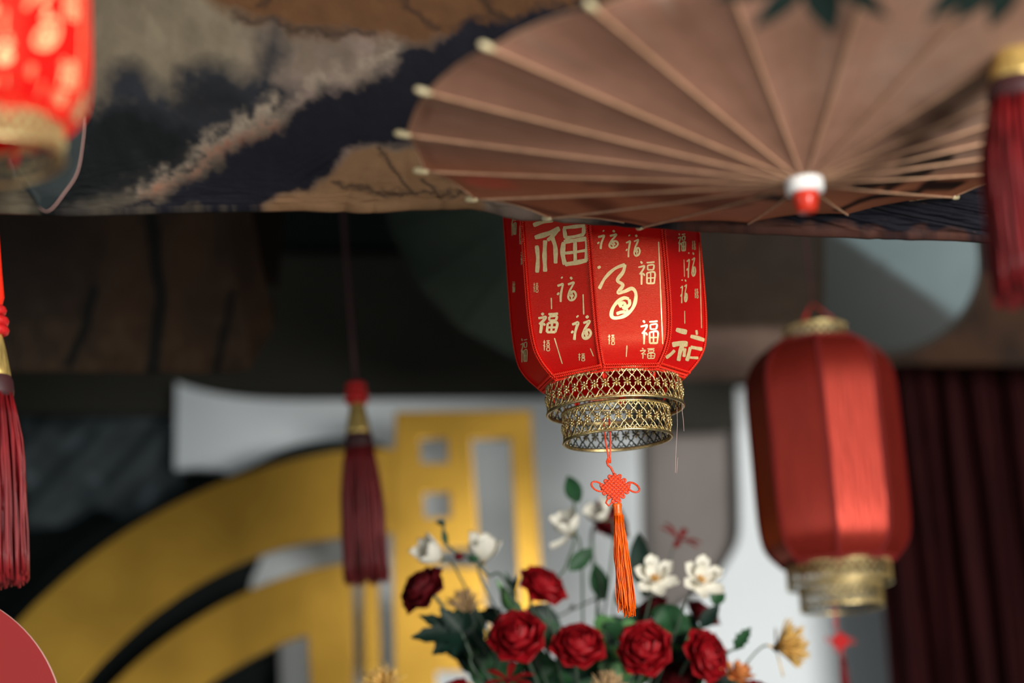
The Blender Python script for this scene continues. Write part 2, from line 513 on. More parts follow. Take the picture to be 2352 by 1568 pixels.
sheet('painted_canopy_cloth',
      [(-500, -1850, 2.10), (2750, -1790, 2.10)],
      [(-500, 470, 2.62), (0, 476, 2.63), (150, 481, 2.64), (420, 474, 2.645), (700, 468, 2.65), (850, 473, 2.655), (950, 466, 2.66), (1080, 462, 2.665), (1200, 486, 2.67), (1600, 515, 2.68), (2000, 532, 2.69), (2265, 541, 2.70), (2750, 552, 2.70)],
      560, 260, print_mountains, disp_mountains, M['cloth'],
      'painted canopy cloth with black ink mountains sloping over the paper umbrella', 'canopy', vpow=0.34)

def print_trees(x, y):
    wx, wy = x + 20 * fbm(x / 60, y / 60, 4, 41), y + 20 * fbm(x / 60, y / 60, 4, 43)
    c = np.zeros(x.shape + (3,)) + np.array(lin((76, 54, 38)))
    c = mix(c, (52, 44, 38), np.clip((330 - wx) / 300, 0, 0.75))
    c = mix(c, (44, 34, 28), np.clip(0.45 + 2 * fbm(x / 90, y / 140, 4, 45), 0, 0.6))
    c = mix(c, (92, 72, 52), np.clip((wy - 720) / 50, 0, 0.55) * np.clip(0.5 + 2 * fbm(x / 30, y / 40, 3, 47), 0.1, 1))
    for ln, w in (([(345, 440), (355, 600), (370, 700), (350, 850)], 15), ([(215, 660), (200, 740), (160, 830)], 11), ([(535, 680), (515, 760), (500, 850)], 10)):
        c = mix(c, (14, 20, 20), linemask(wx, wy, ln, w, 10) * 0.9)
    return c
def disp_trees(x, y):
    return 0.010 * fbm(x / 120, y / 200, 3, 51) + np.clip((y - 730) / 60, 0, 1) * 0.008 * fbm((x + y) / 22, y / 50, 3, 53)
sheet('painted_canopy_cloth', [(-300, 200, 3.55), (300, 200, 3.55), (520, 200, 3.55)],
      [(-300, 838, 3.80), (200, 846, 3.80), (500, 848, 3.80), (572, 840, 3.80), (628, 742, 3.80)], 150, 110, print_trees, disp_trees, M['cloth'],
      'dark brown canopy cloth painted with bare tree trunks behind the red tassel', 'canopy')
def print_plain(cols, seed):
    def fn(x, y):
        c = np.zeros(x.shape + (3,)) + np.array(lin(cols[0]))
        c = mix(c, cols[1], np.clip(0.4 + 2 * fbm(x / 80, y / 120, 4, seed), 0, 0.6))
        if len(cols) > 2:
            c = mix(c, cols[2], np.clip((y - cols[3]) / 24, 0, 1))
        return c
    return fn
fl = lambda x, y: 0.008 * fbm(x / 90, y / 200, 3, 61)
sheet('painted_canopy_cloth', [(520, 0, 4.0), (700, 0, 4.0)], [(560, 640, 4.05), (640, 650, 4.05)], 30, 40, print_plain([(52, 42, 34), (40, 32, 28)], 63), fl, M['cloth'],
      'plain dark brown cloth strip edging the tree painted canopy', 'canopy')
sheet('painted_canopy_cloth', [(1560, 250, 3.9), (1895, 250, 3.9)], [(1560, 868, 4.15), (1700, 866, 4.15), (1870, 850, 4.15), (1892, 780, 4.15)], 60, 80,
      print_plain([(58, 46, 36), (44, 36, 30), (124, 102, 90), 742], 65), fl, M['cloth'],
      'brown canopy cloth with a pale pinkish hem above the plain red lantern', 'canopy')
sheet('painted_canopy_cloth', [(1940, 650, 4.5), (2600, 600, 4.5)], [(1940, 838, 4.6), (2100, 828, 4.6), (2352, 832, 4.6), (2600, 838, 4.6)], 60, 60,
      print_plain([(58, 44, 36), (88, 60, 42)], 67), fl, M['cloth'],
      'dark brown canopy cloth hanging over the top of the maroon curtain', 'canopy')
# loose dark gauze corner under the nearest lantern
def flap():
    pts = smoothpoly([(196, 270), (190, 330), (178, 395), (150, 440), (108, 486), (70, 450), (30, 400), (10, 330), (10, 270)], 4)
    Y = 2.50
    c = P(100, 380, Y)
    mb = MB()
    V = [P(x, y, Y + 0.012 * math.sin(x / 30)) - c for x, y in pts]
    n = len(V)
    V2 = [v + Vector((0, 0.002, 0)) for v in V]
    mb.add(V + V2, [tuple(range(n)), tuple(range(2 * n - 1, n - 1, -1))] + [(i, (i + 1) % n, n + (i + 1) % n, n + i) for i in range(n)])
    t = thing('gauze_flap', 'dark gauze flap with a pale stitched edge hanging below the canopy cloth', 'cloth', c)
    mb.build('cloth_piece', M['film'], t, False)
    MB().tube(V[:int(n * 0.6)], 0.0006, 5).build('edge_stitching', M['fan_edge'], t)
flap()

# ------------------------------------------------------------------ maroon curtain
def curtain():
    nx, ny = 150, 30
    c = P(2200, 1250, 4.75)
    V = []
    xl, xr = P(2026, 1410, 4.75).x, P(2700, 1410, 4.75).x
    zt, zb = P(2200, 815, 4.75).z, 0.02
    for j in range(ny):
        z = zt + (zb - zt) * j / (ny - 1)
        for i in range(nx):
            u = i / (nx - 1)
            x = xl + (xr - xl) * u
            d = 0.030 * math.sin(u * 52 + 0.7 * math.sin(u * 17) + 0.15 * j / ny) + 0.012 * math.sin(u * 131 + 1)
            V.append((x - c.x + 0.006 * math.sin(j * 0.4 + u * 30), 4.75 + 0.12 * u + d - c.y, z - c.z))
    F = [(j * nx + i, j * nx + i + 1, (j + 1) * nx + i + 1, (j + 1) * nx + i) for j in range(ny - 1) for i in range(nx - 1)]
    t = thing('curtain', 'dark maroon velvet curtain in narrow folds beside the white screen', 'curtain', c)
    o = mesh('drape', V, F, M['curtain'], t)
    MB().tube([(xl - c.x - .05, 4.77 - c.y, zt - c.z), (xr - c.x, 4.89 - c.y, zt - c.z)], 0.012, 8).build('rail', M['wood'], t)
curtain()
# grey gauze drape at the left of the screen
def gauze():
    def cf(x, y):
        n = fbm((x + 2.2 * y) / 160, (y - .4 * x) / 60, 4, 71)
        c = np.zeros(x.shape + (3,)) + np.array(lin((84, 94, 98)))
        c = mix(c, (44, 54, 56), np.clip(0.35 + 2.6 * n, 0, 0.9))
        c = mix(c, (150, 165, 172), np.clip(2.6 * fbm((x - 1.6 * y) / 130, (y + .5 * x) / 40, 3, 73) - 0.25, 0, 0.7))
        return c
    sheet('gauze_drape', [(40, 950, 5.0), (420, 948, 5.0)], [(60, 1215, 4.95), (220, 1165, 4.95), (330, 1185, 4.95), (420, 1120, 4.95)], 70, 50, cf,
          lambda x, y: 0.02 * np.sin((x + 0.9 * y) / 22) + 0.015 * fbm(x / 50, y / 50, 3, 75), M['cloth'], 'grey gauze drape slung behind the gold ring emblem', 'drape')
gauze()

# ------------------------------------------------------------------ gold emblem
def emblem():
    e = thing('gold_emblem', 'large gold emblem of double rings around a square character', 'sign', FO, rot=FROT)
    out1 = smoothpoly([(-80, 1560), (30, 1442), (100, 1370), (200, 1284), (300, 1214), (400, 1158), (500, 1112), (600, 1077), (700, 1050), (800, 1034), (925, 1030)], 4)
    in1 = smoothpoly([(925, 1222), (775, 1235), (700, 1246), (600, 1272), (500, 1316), (420, 1362), (330, 1428), (250, 1502), (190, 1568), (120, 1660)], 4)
    plate('outer_ring_band', [fpoly(out1 + in1 + [(-80, 1760)])], M['gold'], 0.02, 0.0, e, 0.001)
    out2 = smoothpoly([(200, 1640), (265, 1568), (330, 1508), (400, 1455), (500, 1393), (600, 1345), (700, 1311), (775, 1297), (810, 1292)], 4)
    in2 = smoothpoly([(708, 1456), (640, 1480), (560, 1520), (480, 1568), (420, 1620)], 4)
    plate('inner_ring_band', [fpoly(out2 + [(812, 1700), (722, 1700)] + in2)], M['gold'], 0.02, 0.0, e, 0.001)
    plate('upright_bar', [fpoly([(834, 1292), (868, 1292), (874, 1700), (838, 1700)])], M['gold'], 0.02, 0.0, e, 0.001)
    ch = [(909, 947), (1219, 943), (1249, 1420), (1194, 1420), (1190, 1300), (1174, 1006), (1080, 1007), (1098, 1256), (1000, 1258), (1000, 1302), (1108, 1306), (1140, 1760), (912, 1760), (904, 1300), (905, 1222)]
    sq = lambda a, b, c, d: [(a, b), (c, b), (c + 3, d), (a + 3, d)]
    plate('square_character', [fpoly(ch), fpoly(sq(963, 1006, 1028, 1065)), fpoly(sq(971, 1130, 1034, 1190)), fpoly(sq(1000, 1540, 1085, 1640))], M['gold'], 0.02, 0.003, e, 0.001)
    back = smoothpoly([(-160, 1560), (20, 1420), (120, 1310), (240, 1215), (400, 1140), (560, 1075), (640, 1035), (720, 1013), (800, 1007), (880, 1022), (905, 1060)], 4)
    back += [(800, 1130), (620, 1180), (575, 1300), (560, 1360), (430, 1420), (640, 1470), (560, 1700), (-160, 1900)]
    plate('dark_backing', [fpoly(back, -0.2)], M['dark'], 0.015, -0.2, e)
    for px in (150, 700, 1000):
        x, z = fplane(px, 1640, -0.1)
        MB().box((x - 0.02, -3.2, -0.20), (x + 0.02, z, -0.02)).build('post', M['wood'], e, False)
emblem()

# ------------------------------------------------------------------ lanterns
R0, HB = 0.1215, 0.364
PROF = catmull([(0.0, .715), (.006, .775), (.0165, .86), (.026, .915), (.036, .952), (.052, .978), (.075, .994), (.11, 1.0), (.18, 1.0), (.25, 1.0), (.288, .994), (.312, .965), (.333, .89), (.35, .77), (.364, .60)], 4)
def prof_pt(i, a):
    z, r = PROF[i]
    return Vector((r * R0 * math.cos(a), r * R0 * math.sin(a), z))
def stitches(mb, path, nrm, w, step, rows=2, size=1.0):
    """crocheted braid: rows of small slanted knots along a path"""
    path = np.array([tuple(p) for p in path]); nr = np.array([tuple(p) for p in nrm])
    d = np.r_[0, np.cumsum(np.linalg.norm(np.diff(path, axis=0), axis=1))]
    n = max(int(d[-1] / step), 2)
    for k in range(n + 1):
        s = d[-1] * k / n
        p = Vector([np.interp(s, d, path[:, j]) for j in range(3)])
        q = Vector([np.interp(min(s + step, d[-1]), d, path[:, j]) for j in range(3)])
        q0 = Vector([np.interp(max(s - step, 0), d, path[:, j]) for j in range(3)])
        t = (q - q0).normalized()
        nn = Vector([np.interp(s, d, nr[:, j]) for j in range(3)]).normalized()
        b = t.cross(nn).normalized()
        for r in range(rows):
            off = (r - (rows - 1) / 2) * w / rows
            sg = 1 if r % 2 == 0 else -1
            ax = (t + b * sg * 0.75).normalized() * w / rows * 0.62 * size
            bx = nn.cross(ax).normalized() * step * 0.42
            mb.ball(p + b * off + nn * step * 0.35, bx, nn * step * 0.42, ax, 5, 3)

def filigree(r, h, n, z0, parent, m, rosettes=True, wire=0.00108):
    """pierced brass band: crossing wires, scrolls, solid rims and flower rosettes"""
    mb = MB()
    def pt(u, hh, dr=0):
        a = 2 * math.pi * u / n
        return Vector(((r + dr) * math.cos(a), (r + dr) * math.sin(a), z0 + h * hh))
    for i in range(n):
        for sg in (1, -1):
            pts = []
            for k in range(15):
                hh = 0.08 + 0.84 * k / 14
                du = sg * (hh - 0.5) / 0.21 * 0.5
                du += sg * 0.06 * math.sin((hh - .5) / .21 * 2 * math.pi)
                pts.append(pt(i + du, hh))
            mb.tube(pts, wire, 4, cap=False)
        for hh, uu in ((0.10, .25), (0.10, .75), (0.90, .25), (0.90, .75)):
            c = pt(i + uu, hh)
            a = 2 * math.pi * (i + uu) / n
            tx, tz = Vector((-math.sin(a), math.cos(a), 0)), Vector((0, 0, 1))
            rr = 2 * math.pi * r / n * 0.20
            mb.tube([c + tx * rr * math.cos(q) + tz * rr * math.sin(q) for q in [2 * math.pi * j / 7 for j in range(7)]], wire * 0.7, 4, closed=True)
    for h0, h1 in ((0.0, 0.09), (0.94, 1.0)):
        mb.lathe([(r - .0005, z0 + h * h0), (r + .0005, z0 + h * h0), (r + .0005, z0 + h * h1), (r - .0005, z0 + h * h1), (r - .0005, z0 + h * h0)], 96)
    band = mb.build('pierced_band', m, parent)
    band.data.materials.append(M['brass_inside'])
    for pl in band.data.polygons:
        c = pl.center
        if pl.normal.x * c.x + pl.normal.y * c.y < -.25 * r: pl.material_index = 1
    def ring(hh, rad, dr=0.0, name='rim'):
        return MB().tube([pt(n * k / 72, hh, dr) for k in range(72)], rad, 6, closed=True).build(name, m, band)
    ring(0.0, 0.0017, 0.0006)
    ring(1.0, 0.0015, 0.0004)
    bd = MB()
    for hh in (0.045, 0.955):
        bd.tube([pt(n * k / 72, hh) for k in range(72)], 0.0009, 4, closed=True)
        for k in range(n * 4):
            c = pt(k / 4, hh, 0.0007)
            bd.ball(c, Vector((.0008, 0, 0)), Vector((0, .0008, 0)), Vector((0, 0, .0008)), 4, 3)
    bd.build('beading', m, band)
    if rosettes:
        s = 2 * math.pi * r / n
        rb = MB()
        rb.ball((0, 0.0008, 0), Vector((s * .13, 0, 0)), Vector((0, .0020, 0)), Vector((0, 0, s * .13)), 6, 4)
        for k in range(6):
            a = math.pi / 6 + k * math.pi / 3
            d = Vector((math.cos(a), 0, math.sin(a)))
            e = Vector((-math.sin(a), 0, math.cos(a)))
            rb.ball(d * s * .27 + Vector((0, .0005, 0)), e * s * .11, Vector((0, .0014, 0)), d * s * .165, 6, 4)
        me = None
        for i in range(n):
            if me is None:
                o = rb.build('rosette', m, band)
                me = o.data
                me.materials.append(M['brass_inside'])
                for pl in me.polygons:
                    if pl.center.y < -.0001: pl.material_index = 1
            else:
                o = link('rosette', me, band)
            a = 2 * math.pi * i / n
            o.location = pt(i, 0.5, 0.0004)
            o.rotation_euler = (0, 0, a - math.pi / 2)
    return band

def make_lantern(name, label, loc, ridge0, satin, rosettes=True, lower=True, group='octagonal red lanterns'):
    t = thing(name, label, 'lantern', loc, group)
    panels = []
    nu = 6
    for k in range(8):
        a0, a1 = ridge0 + k * math.pi / 4, ridge0 + (k + 1) * math.pi / 4
        V, F = [], []
        for i in range(len(PROF)):
            A, B = prof_pt(i, a0), prof_pt(i, a1)
            for j in range(nu + 1):
                V.append(A.lerp(B, j / nu))
        for i in range(len(PROF) - 1):
            for j in range(nu):
                F.append((i * (nu + 1) + j, i * (nu + 1) + j + 1, (i + 1) * (nu + 1) + j + 1, (i + 1) * (nu + 1) + j))
        panels.append(mesh('panel', V, F, satin, t))
    for k in range(8):
        a = ridge0 + k * math.pi / 4
        mb = MB()
        path = [prof_pt(i, a) for i in range(len(PROF))]
        nr = []
        for i in range(len(PROF)):
            d = path[min(i + 1, len(path) - 1)] - path[max(i - 1, 0)]
            rad = Vector((math.cos(a), math.sin(a), 0))
            nr.append((rad - d * (rad.dot(d) / d.length_squared)).normalized())
        stitches(mb, path, nr, 0.0082, 0.0027, 2, 1.15)
        # little tuft where the braid is tied off under the hem
        b = Vector((math.cos(a), math.sin(a), 0))
        for q in range(5):
            tp = prof_pt(0, a) - b * 0.006 + Vector((random.uniform(-.003, .003), random.uniform(-.003, .003), 0.0))
            mb.tube([tp + Vector((0, 0, .003)), tp + Vector((0, 0, -.006)) - b * .002, tp + Vector((0, 0, -.012 - .004 * random.random())) - b * .004], [.0016, .0016, .0006], 5)
        mb.build('braid_trim', M['trim'], t)
    for nm, i0, zz in (('bottom_hem', 0, 0.003), ('top_hem', len(PROF) - 1, -0.003)):
        mb = MB()
        for k in range(8):
            a0, a1 = ridge0 + k * math.pi / 4, ridge0 + (k + 1) * math.pi / 4
            am = (a0 + a1) / 2
            ui = 1 if i0 == 0 else -1
            A, B = prof_pt(i0, a0), prof_pt(i0, a1)
            up = ((prof_pt(i0 + 3 * ui, a0) + prof_pt(i0 + 3 * ui, a1)) - (A + B)).normalized()
            nv = up.cross(B - A).normalized()
            if nv.dot(Vector((math.cos(am), math.sin(am), 0))) < 0: nv = -nv
            path = [A.lerp(B, q / 6) + up * .0045 + nv * .0012 for q in range(7)]
            stitches(mb, path, [nv] * 7, 0.0130, 0.0027, 3, 1.1)
        mb.build(nm, M['trim'], t)
    filigree(0.690 * R0, 0.036, 40, -0.0335, t, M['brass'], rosettes)
    if lower:
        filigree(0.545 * R0, 0.036, 32, -0.0705, t, M['brass'], rosettes)
    filigree(0.42 * R0, 0.030, 24, HB - 0.002, t, M['brass'], False)
    mb = MB()  # wire hoops carrying the rings
    for r, z in ((0.68 * R0, -0.001), (0.60 * R0, HB - 0.002)):
        mb.tube([Vector((r * math.cos(q), r * math.sin(q), z)) for q in [2 * math.pi * k / 40 for k in range(40)]], 0.0014, 5, closed=True)
    for q in (0.3, 1.87):
        d = Vector((math.cos(q), math.sin(q), 0))
        mb.tube([d * 0.55 * R0 + Vector((0, 0, -0.033)), d * -0.55 * R0 + Vector((0, 0, -0.033))], 0.001, 5)
    tag(mb.build('wire_frame', M['brass'], t), kind='stuff')
    top = CEIL - loc[2]
    mb = MB()
    for q in range(3):
        a = q * 2.094
        mb.tube([Vector((.41 * R0 * math.cos(a), .41 * R0 * math.sin(a), HB + 0.026)), Vector((0, 0, HB + 0.07))], 0.0011, 5)
    mb.build('hanger', M['cord_red'], t)
    MB().tube([Vector((0, 0, HB + 0.068)), Vector((0, 0, top))], 0.0022, 6).build('hanging_cord', M['dark_band'], t)
    return t, panels

def view_angle(loc):
    return math.atan2(EYE.y - loc[1], EYE.x - loc[0])

LM = P(1409, 882, 2.92)
lantern, panels = make_lantern('printed_lantern', 'red satin lantern with gold calligraphy and two stepped filigree rings', LM,
                               view_angle(LM) + math.radians(-7 - 45), M['satin'])
# ---- gold calligraphy, brush strokes laid on the satin
VV, FF, own = [], [], []
for pi, p in enumerate(panels):
    n = len(VV)
    VV += [tuple(v.co + LM) for v in p.data.vertices]
    for f in p.data.polygons:
        FF.append(tuple(i + n for i in f.vertices)); own.append(pi)
bvh = BVHTree.FromPolygons(VV, FF)
Z = 550 / 1513
def zc(x, y): return 1130 + x * Z, 470 + y * Z
def glyph(strokes, m=None):
    mb = MB()
    hits = {}
    for si, (pts, w) in enumerate(strokes):
        pts = [zc(*p) for p in pts]
        hw0 = w * Z / 2
        c = catmull(pts, 10) if len(pts) > 1 else np.array([pts[0], (pts[0][0] + 1, pts[0][1] + 1)])
        L = np.r_[0, np.cumsum(np.hypot(*np.diff(c, axis=0).T))]
        n = max(int(L[-1] / 1.2), 4)
        s = np.linspace(0, L[-1], n)
        x, y = np.interp(s, L, c[:, 0]), np.interp(s, L, c[:, 1])
        tx, ty = np.gradient(x), np.gradient(y)
        tl = np.hypot(tx, ty) + 1e-9
        e = np.minimum(s, L[-1] - s)
        hw = hw0 * np.sqrt(np.clip(1 - np.clip(1 - (e + 0.25 * hw0) / hw0, 0, 1) ** 2, 0.05, 1))
        hw = hw * (1 + 0.10 * np.sin(s * 0.16 + w))
        prev = None
        for i in range(n):
            row = []
            for q in (-1, 0, 1):
                d = ray(x[i] - ty[i] / tl[i] * hw[i] * q, y[i] + tx[i] / tl[i] * hw[i] * q)
                loc, nr, fi, _ = bvh.ray_cast(EYE, d.normalized())
                if loc is None: row = None; break
                if nr.dot(d) > 0: nr = -nr
                row.append(loc + nr * (0.0005 + 0.00005 * si) - LM)
                hits[own[fi]] = hits.get(own[fi], 0) + 1
            if row is None: prev = None; continue
            k = len(mb.v)
            mb.v += [tuple(r) for r in row]
            if prev is not None:
                mb.f += [(prev, prev + 1, k + 1, k), (prev + 1, prev + 2, k + 2, k + 1)]
            prev = k
    if not mb.f: return
    pi = max(hits, key=hits.get)
    o = mb.build('gold_character', M['foil'], panels[pi])
    b = link('gold_character', o.data, panels[(pi + 4) % 8])
    b.rotation_euler = (0, 0, math.pi)
FU = [([(.16, .0), (.26, .1)], .1), ([(.02, .26), (.2, .23), (.38, .2), (.3, .36), (.1, .56)], .09), ([(.22, .42), (.22, .7), (.21, 1.0)], .1), ([(.3, .5), (.4, .62)], .09),
      ([(.5, .06), (.75, .05), (.98, .03)], .085), ([(.56, .18), (.58, .38)], .085), ([(.56, .18), (.92, .16), (.9, .37)], .085), ([(.58, .37), (.9, .36)], .07),
      ([(.52, .5), (.53, .96)], .09), ([(.52, .5), (.97, .48), (.95, .96)], .09), ([(.53, .72), (.95, .71)], .07), ([(.74, .5), (.74, .95)], .08), ([(.53, .95), (.95, .94)], .09)]
FUC = [([(.22, .0), (.28, .05)], .11), ([(.02, .36), (.16, .32), (.3, .28), (.26, .45), (.2, .7), (.19, 1.0)], .09), ([(.1, .62), (.02, .72)], .08), ([(.68, .0), (.78, .09)], .11),
       ([(.56, .30), (.7, .26), (.86, .22), (.76, .4), (.66, .55), (.58, .8), (.68, .93), (.86, .9), (.97, .74), (.88, .58), (.7, .62), (.64, .76)], .085), ([(.68, .78), (.86, .74)], .08), ([(.78, .6), (.76, .9)], .07)]
XI = [([(.05, .2), (.4, .18)], .08), ([(.22, .0), (.22, 1.0)], .09), ([(.05, .5), (.38, .62)], .08), ([(.5, .08), (.98, .06)], .08), ([(.74, .0), (.74, .2)], .08), ([(.55, .24), (.95, .23)], .08),
      ([(.58, .34), (.92, .34), (.92, .48), (.58, .48), (.58, .34)], .07), ([(.5, .6), (1.0, .59)], .08), ([(.58, .72), (.94, .72), (.93, .98), (.58, .98), (.58, .72)], .08)]
def small(tmpl, cx, cy, w, h, k=1.0, sh=0.0):
    glyph([([(cx + (x - .5) * w + (y - .5) * sh, cy + (y - .5) * h) for x, y in pts], max(wd * min(w, h) * k * 1.15, 4)) for pts, wd in tmpl])
def rule(x0, y0, x1, y1, w=8):
    glyph([([(x0, y0), ((x0 + x1) / 2, (y0 + y1) / 2), (x1, y1)], w)])
glyph([([(262, 130), (325, 108), (388, 97)], 26), ([(272, 208), (350, 185), (430, 150)], 30), ([(420, 158), (378, 205), (352, 226)], 24), ([(338, 225), (334, 320), (338, 424)], 27),
       ([(285, 258), (292, 340), (287, 430)], 25), ([(380, 200), (402, 270), (404, 372)], 27),
       ([(450, 108), (520, 102), (600, 105)], 18), ([(452, 148), (520, 140), (592, 132)], 22), ([(458, 148), (468, 214)], 24), ([(588, 132), (580, 190)], 26), ([(464, 212), (525, 202), (585, 188)], 20),
       ([(456, 236), (530, 226), (606, 214)], 26), ([(456, 236), (450, 310), (464, 380)], 30), ([(602, 214), (606, 290), (598, 358)], 28), ([(458, 308), (530, 300), (604, 288)], 18), ([(528, 228), (530, 366)], 24), ([(464, 378), (530, 368), (604, 352)], 28)])
glyph([([(672, 388), (680, 404)], 24), ([(676, 532), (715, 462), (775, 405), (840, 378)], 20), ([(840, 378), (828, 425), (792, 478), (826, 508), (796, 556), (838, 548), (884, 530), (908, 562), (902, 622), (878, 668), (832, 704), (778, 716), (754, 700), (762, 655), (792, 614), (832, 590), (866, 596)], 22),
       ([(866, 598), (868, 630), (842, 655), (850, 672), (812, 680), (786, 690)], 22), ([(800, 640), (830, 625), (838, 660)], 34)])
small(FU, 975, 432, 108, 148); small(FU, 992, 806, 112, 150); small(FU, 980, 938, 96, 66); small(FUC, 733, 222, 136, 118, 1.1, -10); small(FUC, 890, 262, 92, 142, 1.2); small(XI, 752, 851, 44, 62, 1.2)
small(FU, 352, 748, 128, 128, 1.25, -14); small(FUC, 474, 536, 124, 158, 1.1); small(FUC, 568, 778, 130, 152, 1.3, -12); small(XI, 278, 523, 34, 60, 1.2); small(XI, 345, 888, 46, 66, 1.2); small(XI, 566, 960, 46, 46, 1.2)
rule(376, 588, 378, 660); rule(577, 566, 581, 694); rule(396, 842, 445, 1004, 7); rule(622, 906, 642, 956, 6); rule(1052, 234, 1078, 880, 7); rule(852, 888, 848, 960, 7)
small(FU, 1195, 240, 48, 116, 1.5); small(FUC, 1256, 382, 58, 160, 1.3); small(FUC, 1210, 548, 44, 150, 1.6); small(XI, 1271, 256, 22, 56, 1.4); small(XI, 1288, 560, 22, 60, 1.4)
rule(1211, 346, 1214, 456, 5); rule(1308, 240, 1322, 780, 5); rule(1215, 670, 1216, 752, 5)
glyph([([(1160, 788), (1195, 798), (1230, 806)], 30), ([(1136, 884), (1185, 876), (1234, 880)], 34), ([(1200, 890), (1186, 930), (1176, 985)], 26), ([(1152, 918), (1125, 945), (1096, 965)], 22), ([(1216, 905), (1210, 960)], 22),
       ([(1288, 792), (1292, 822)], 16), ([(1250, 830), (1296, 842), (1340, 856)], 24), ([(1250, 898), (1240, 940), (1228, 985)], 22), ([(1250, 898), (1288, 905), (1324, 912)], 22), ([(1322, 912), (1312, 945), (1300, 975)], 20), ([(1232, 962), (1300, 966)], 16)])
small(FU, 140, 120, 34, 150, 1.6); small(XI, 186, 190, 26, 120, 1.8); small(FU, 195, 340, 24, 80, 1.6); small(FU, 140, 520, 18, 70, 1.6); small(FU, 205, 920, 44, 150, 1.3)
# loose threads caught on the upper ring
for a, pts in ((0, [(1555, 935), (1556, 975), (1554, 1010), (1552, 1050), (1551, 1085), (1554, 1088), (1557, 1050)]), (1, [(1566, 918), (1567, 945), (1569, 960), (1571, 990)])):
    MB().tube([P(x, y, 2.90) - LM for x, y in pts], 0.00028, 4).build('loose_thread', M['thread'], lantern)

def dup(root, name, label, loc, rotz, scale=1.0, skip=(), subskip=(), remap=None, group='octagonal red lanterns'):
    r = root.copy(); COL.objects.link(r); r.name = name
    r.location = loc; r.rotation_euler = (0, 0, rotz); r.scale = (scale,) * 3
    r['label'] = label; r['group'] = group
    bands = 0
    for ch in list(root.children):
        k = ch.name.split('.')[0]
        if k in skip: continue
        if k == 'pierced_band':
            bands += 1
            if 'lower' in skip and bands == 2: continue
        c = ch.copy(); COL.objects.link(c); c.parent = r
        if remap and k in remap:
            c.data = c.data.copy(); c.data.materials.clear(); c.data.materials.append(remap[k])
        for g in ch.children:
            if g.name.split('.')[0] in subskip: continue
            d = g.copy(); COL.objects.link(d); d.parent = c
    return r
LT = P(-44, 300, 2.00)
base_r = view_angle(LM) + math.radians(-7)
dup(lantern, 'printed_lantern', 'red satin lantern with gold print and a single filigree ring below the canopy', LT, view_angle(LT) + math.radians(19.6) - base_r, 0.843, skip=('lower', 'loose_thread', 'hanging_cord'))
nl = [o for o in COL.objects if o.get('label', '').startswith('red satin lantern with gold print and')][0]
MB().tube([Vector((0, 0, HB + 0.068)), Vector((0, 0, HB + 0.15))], 0.0022, 6).build('hanging_cord', M['cord_red'], nl)
LR = P(1925, 1296, 3.80)
dup(lantern, 'plain_lantern', 'plain vermilion satin lantern in front of the maroon curtain', LR, view_angle(LR) + math.radians(1.5) - base_r, 0.985, skip=('loose_thread',), subskip=('rosette', 'gold_character'), remap={'panel': M['satin_orange'], 'braid_trim': M['trim_dark'], 'bottom_hem': M['trim_dark'], 'top_hem': M['trim_dark']})

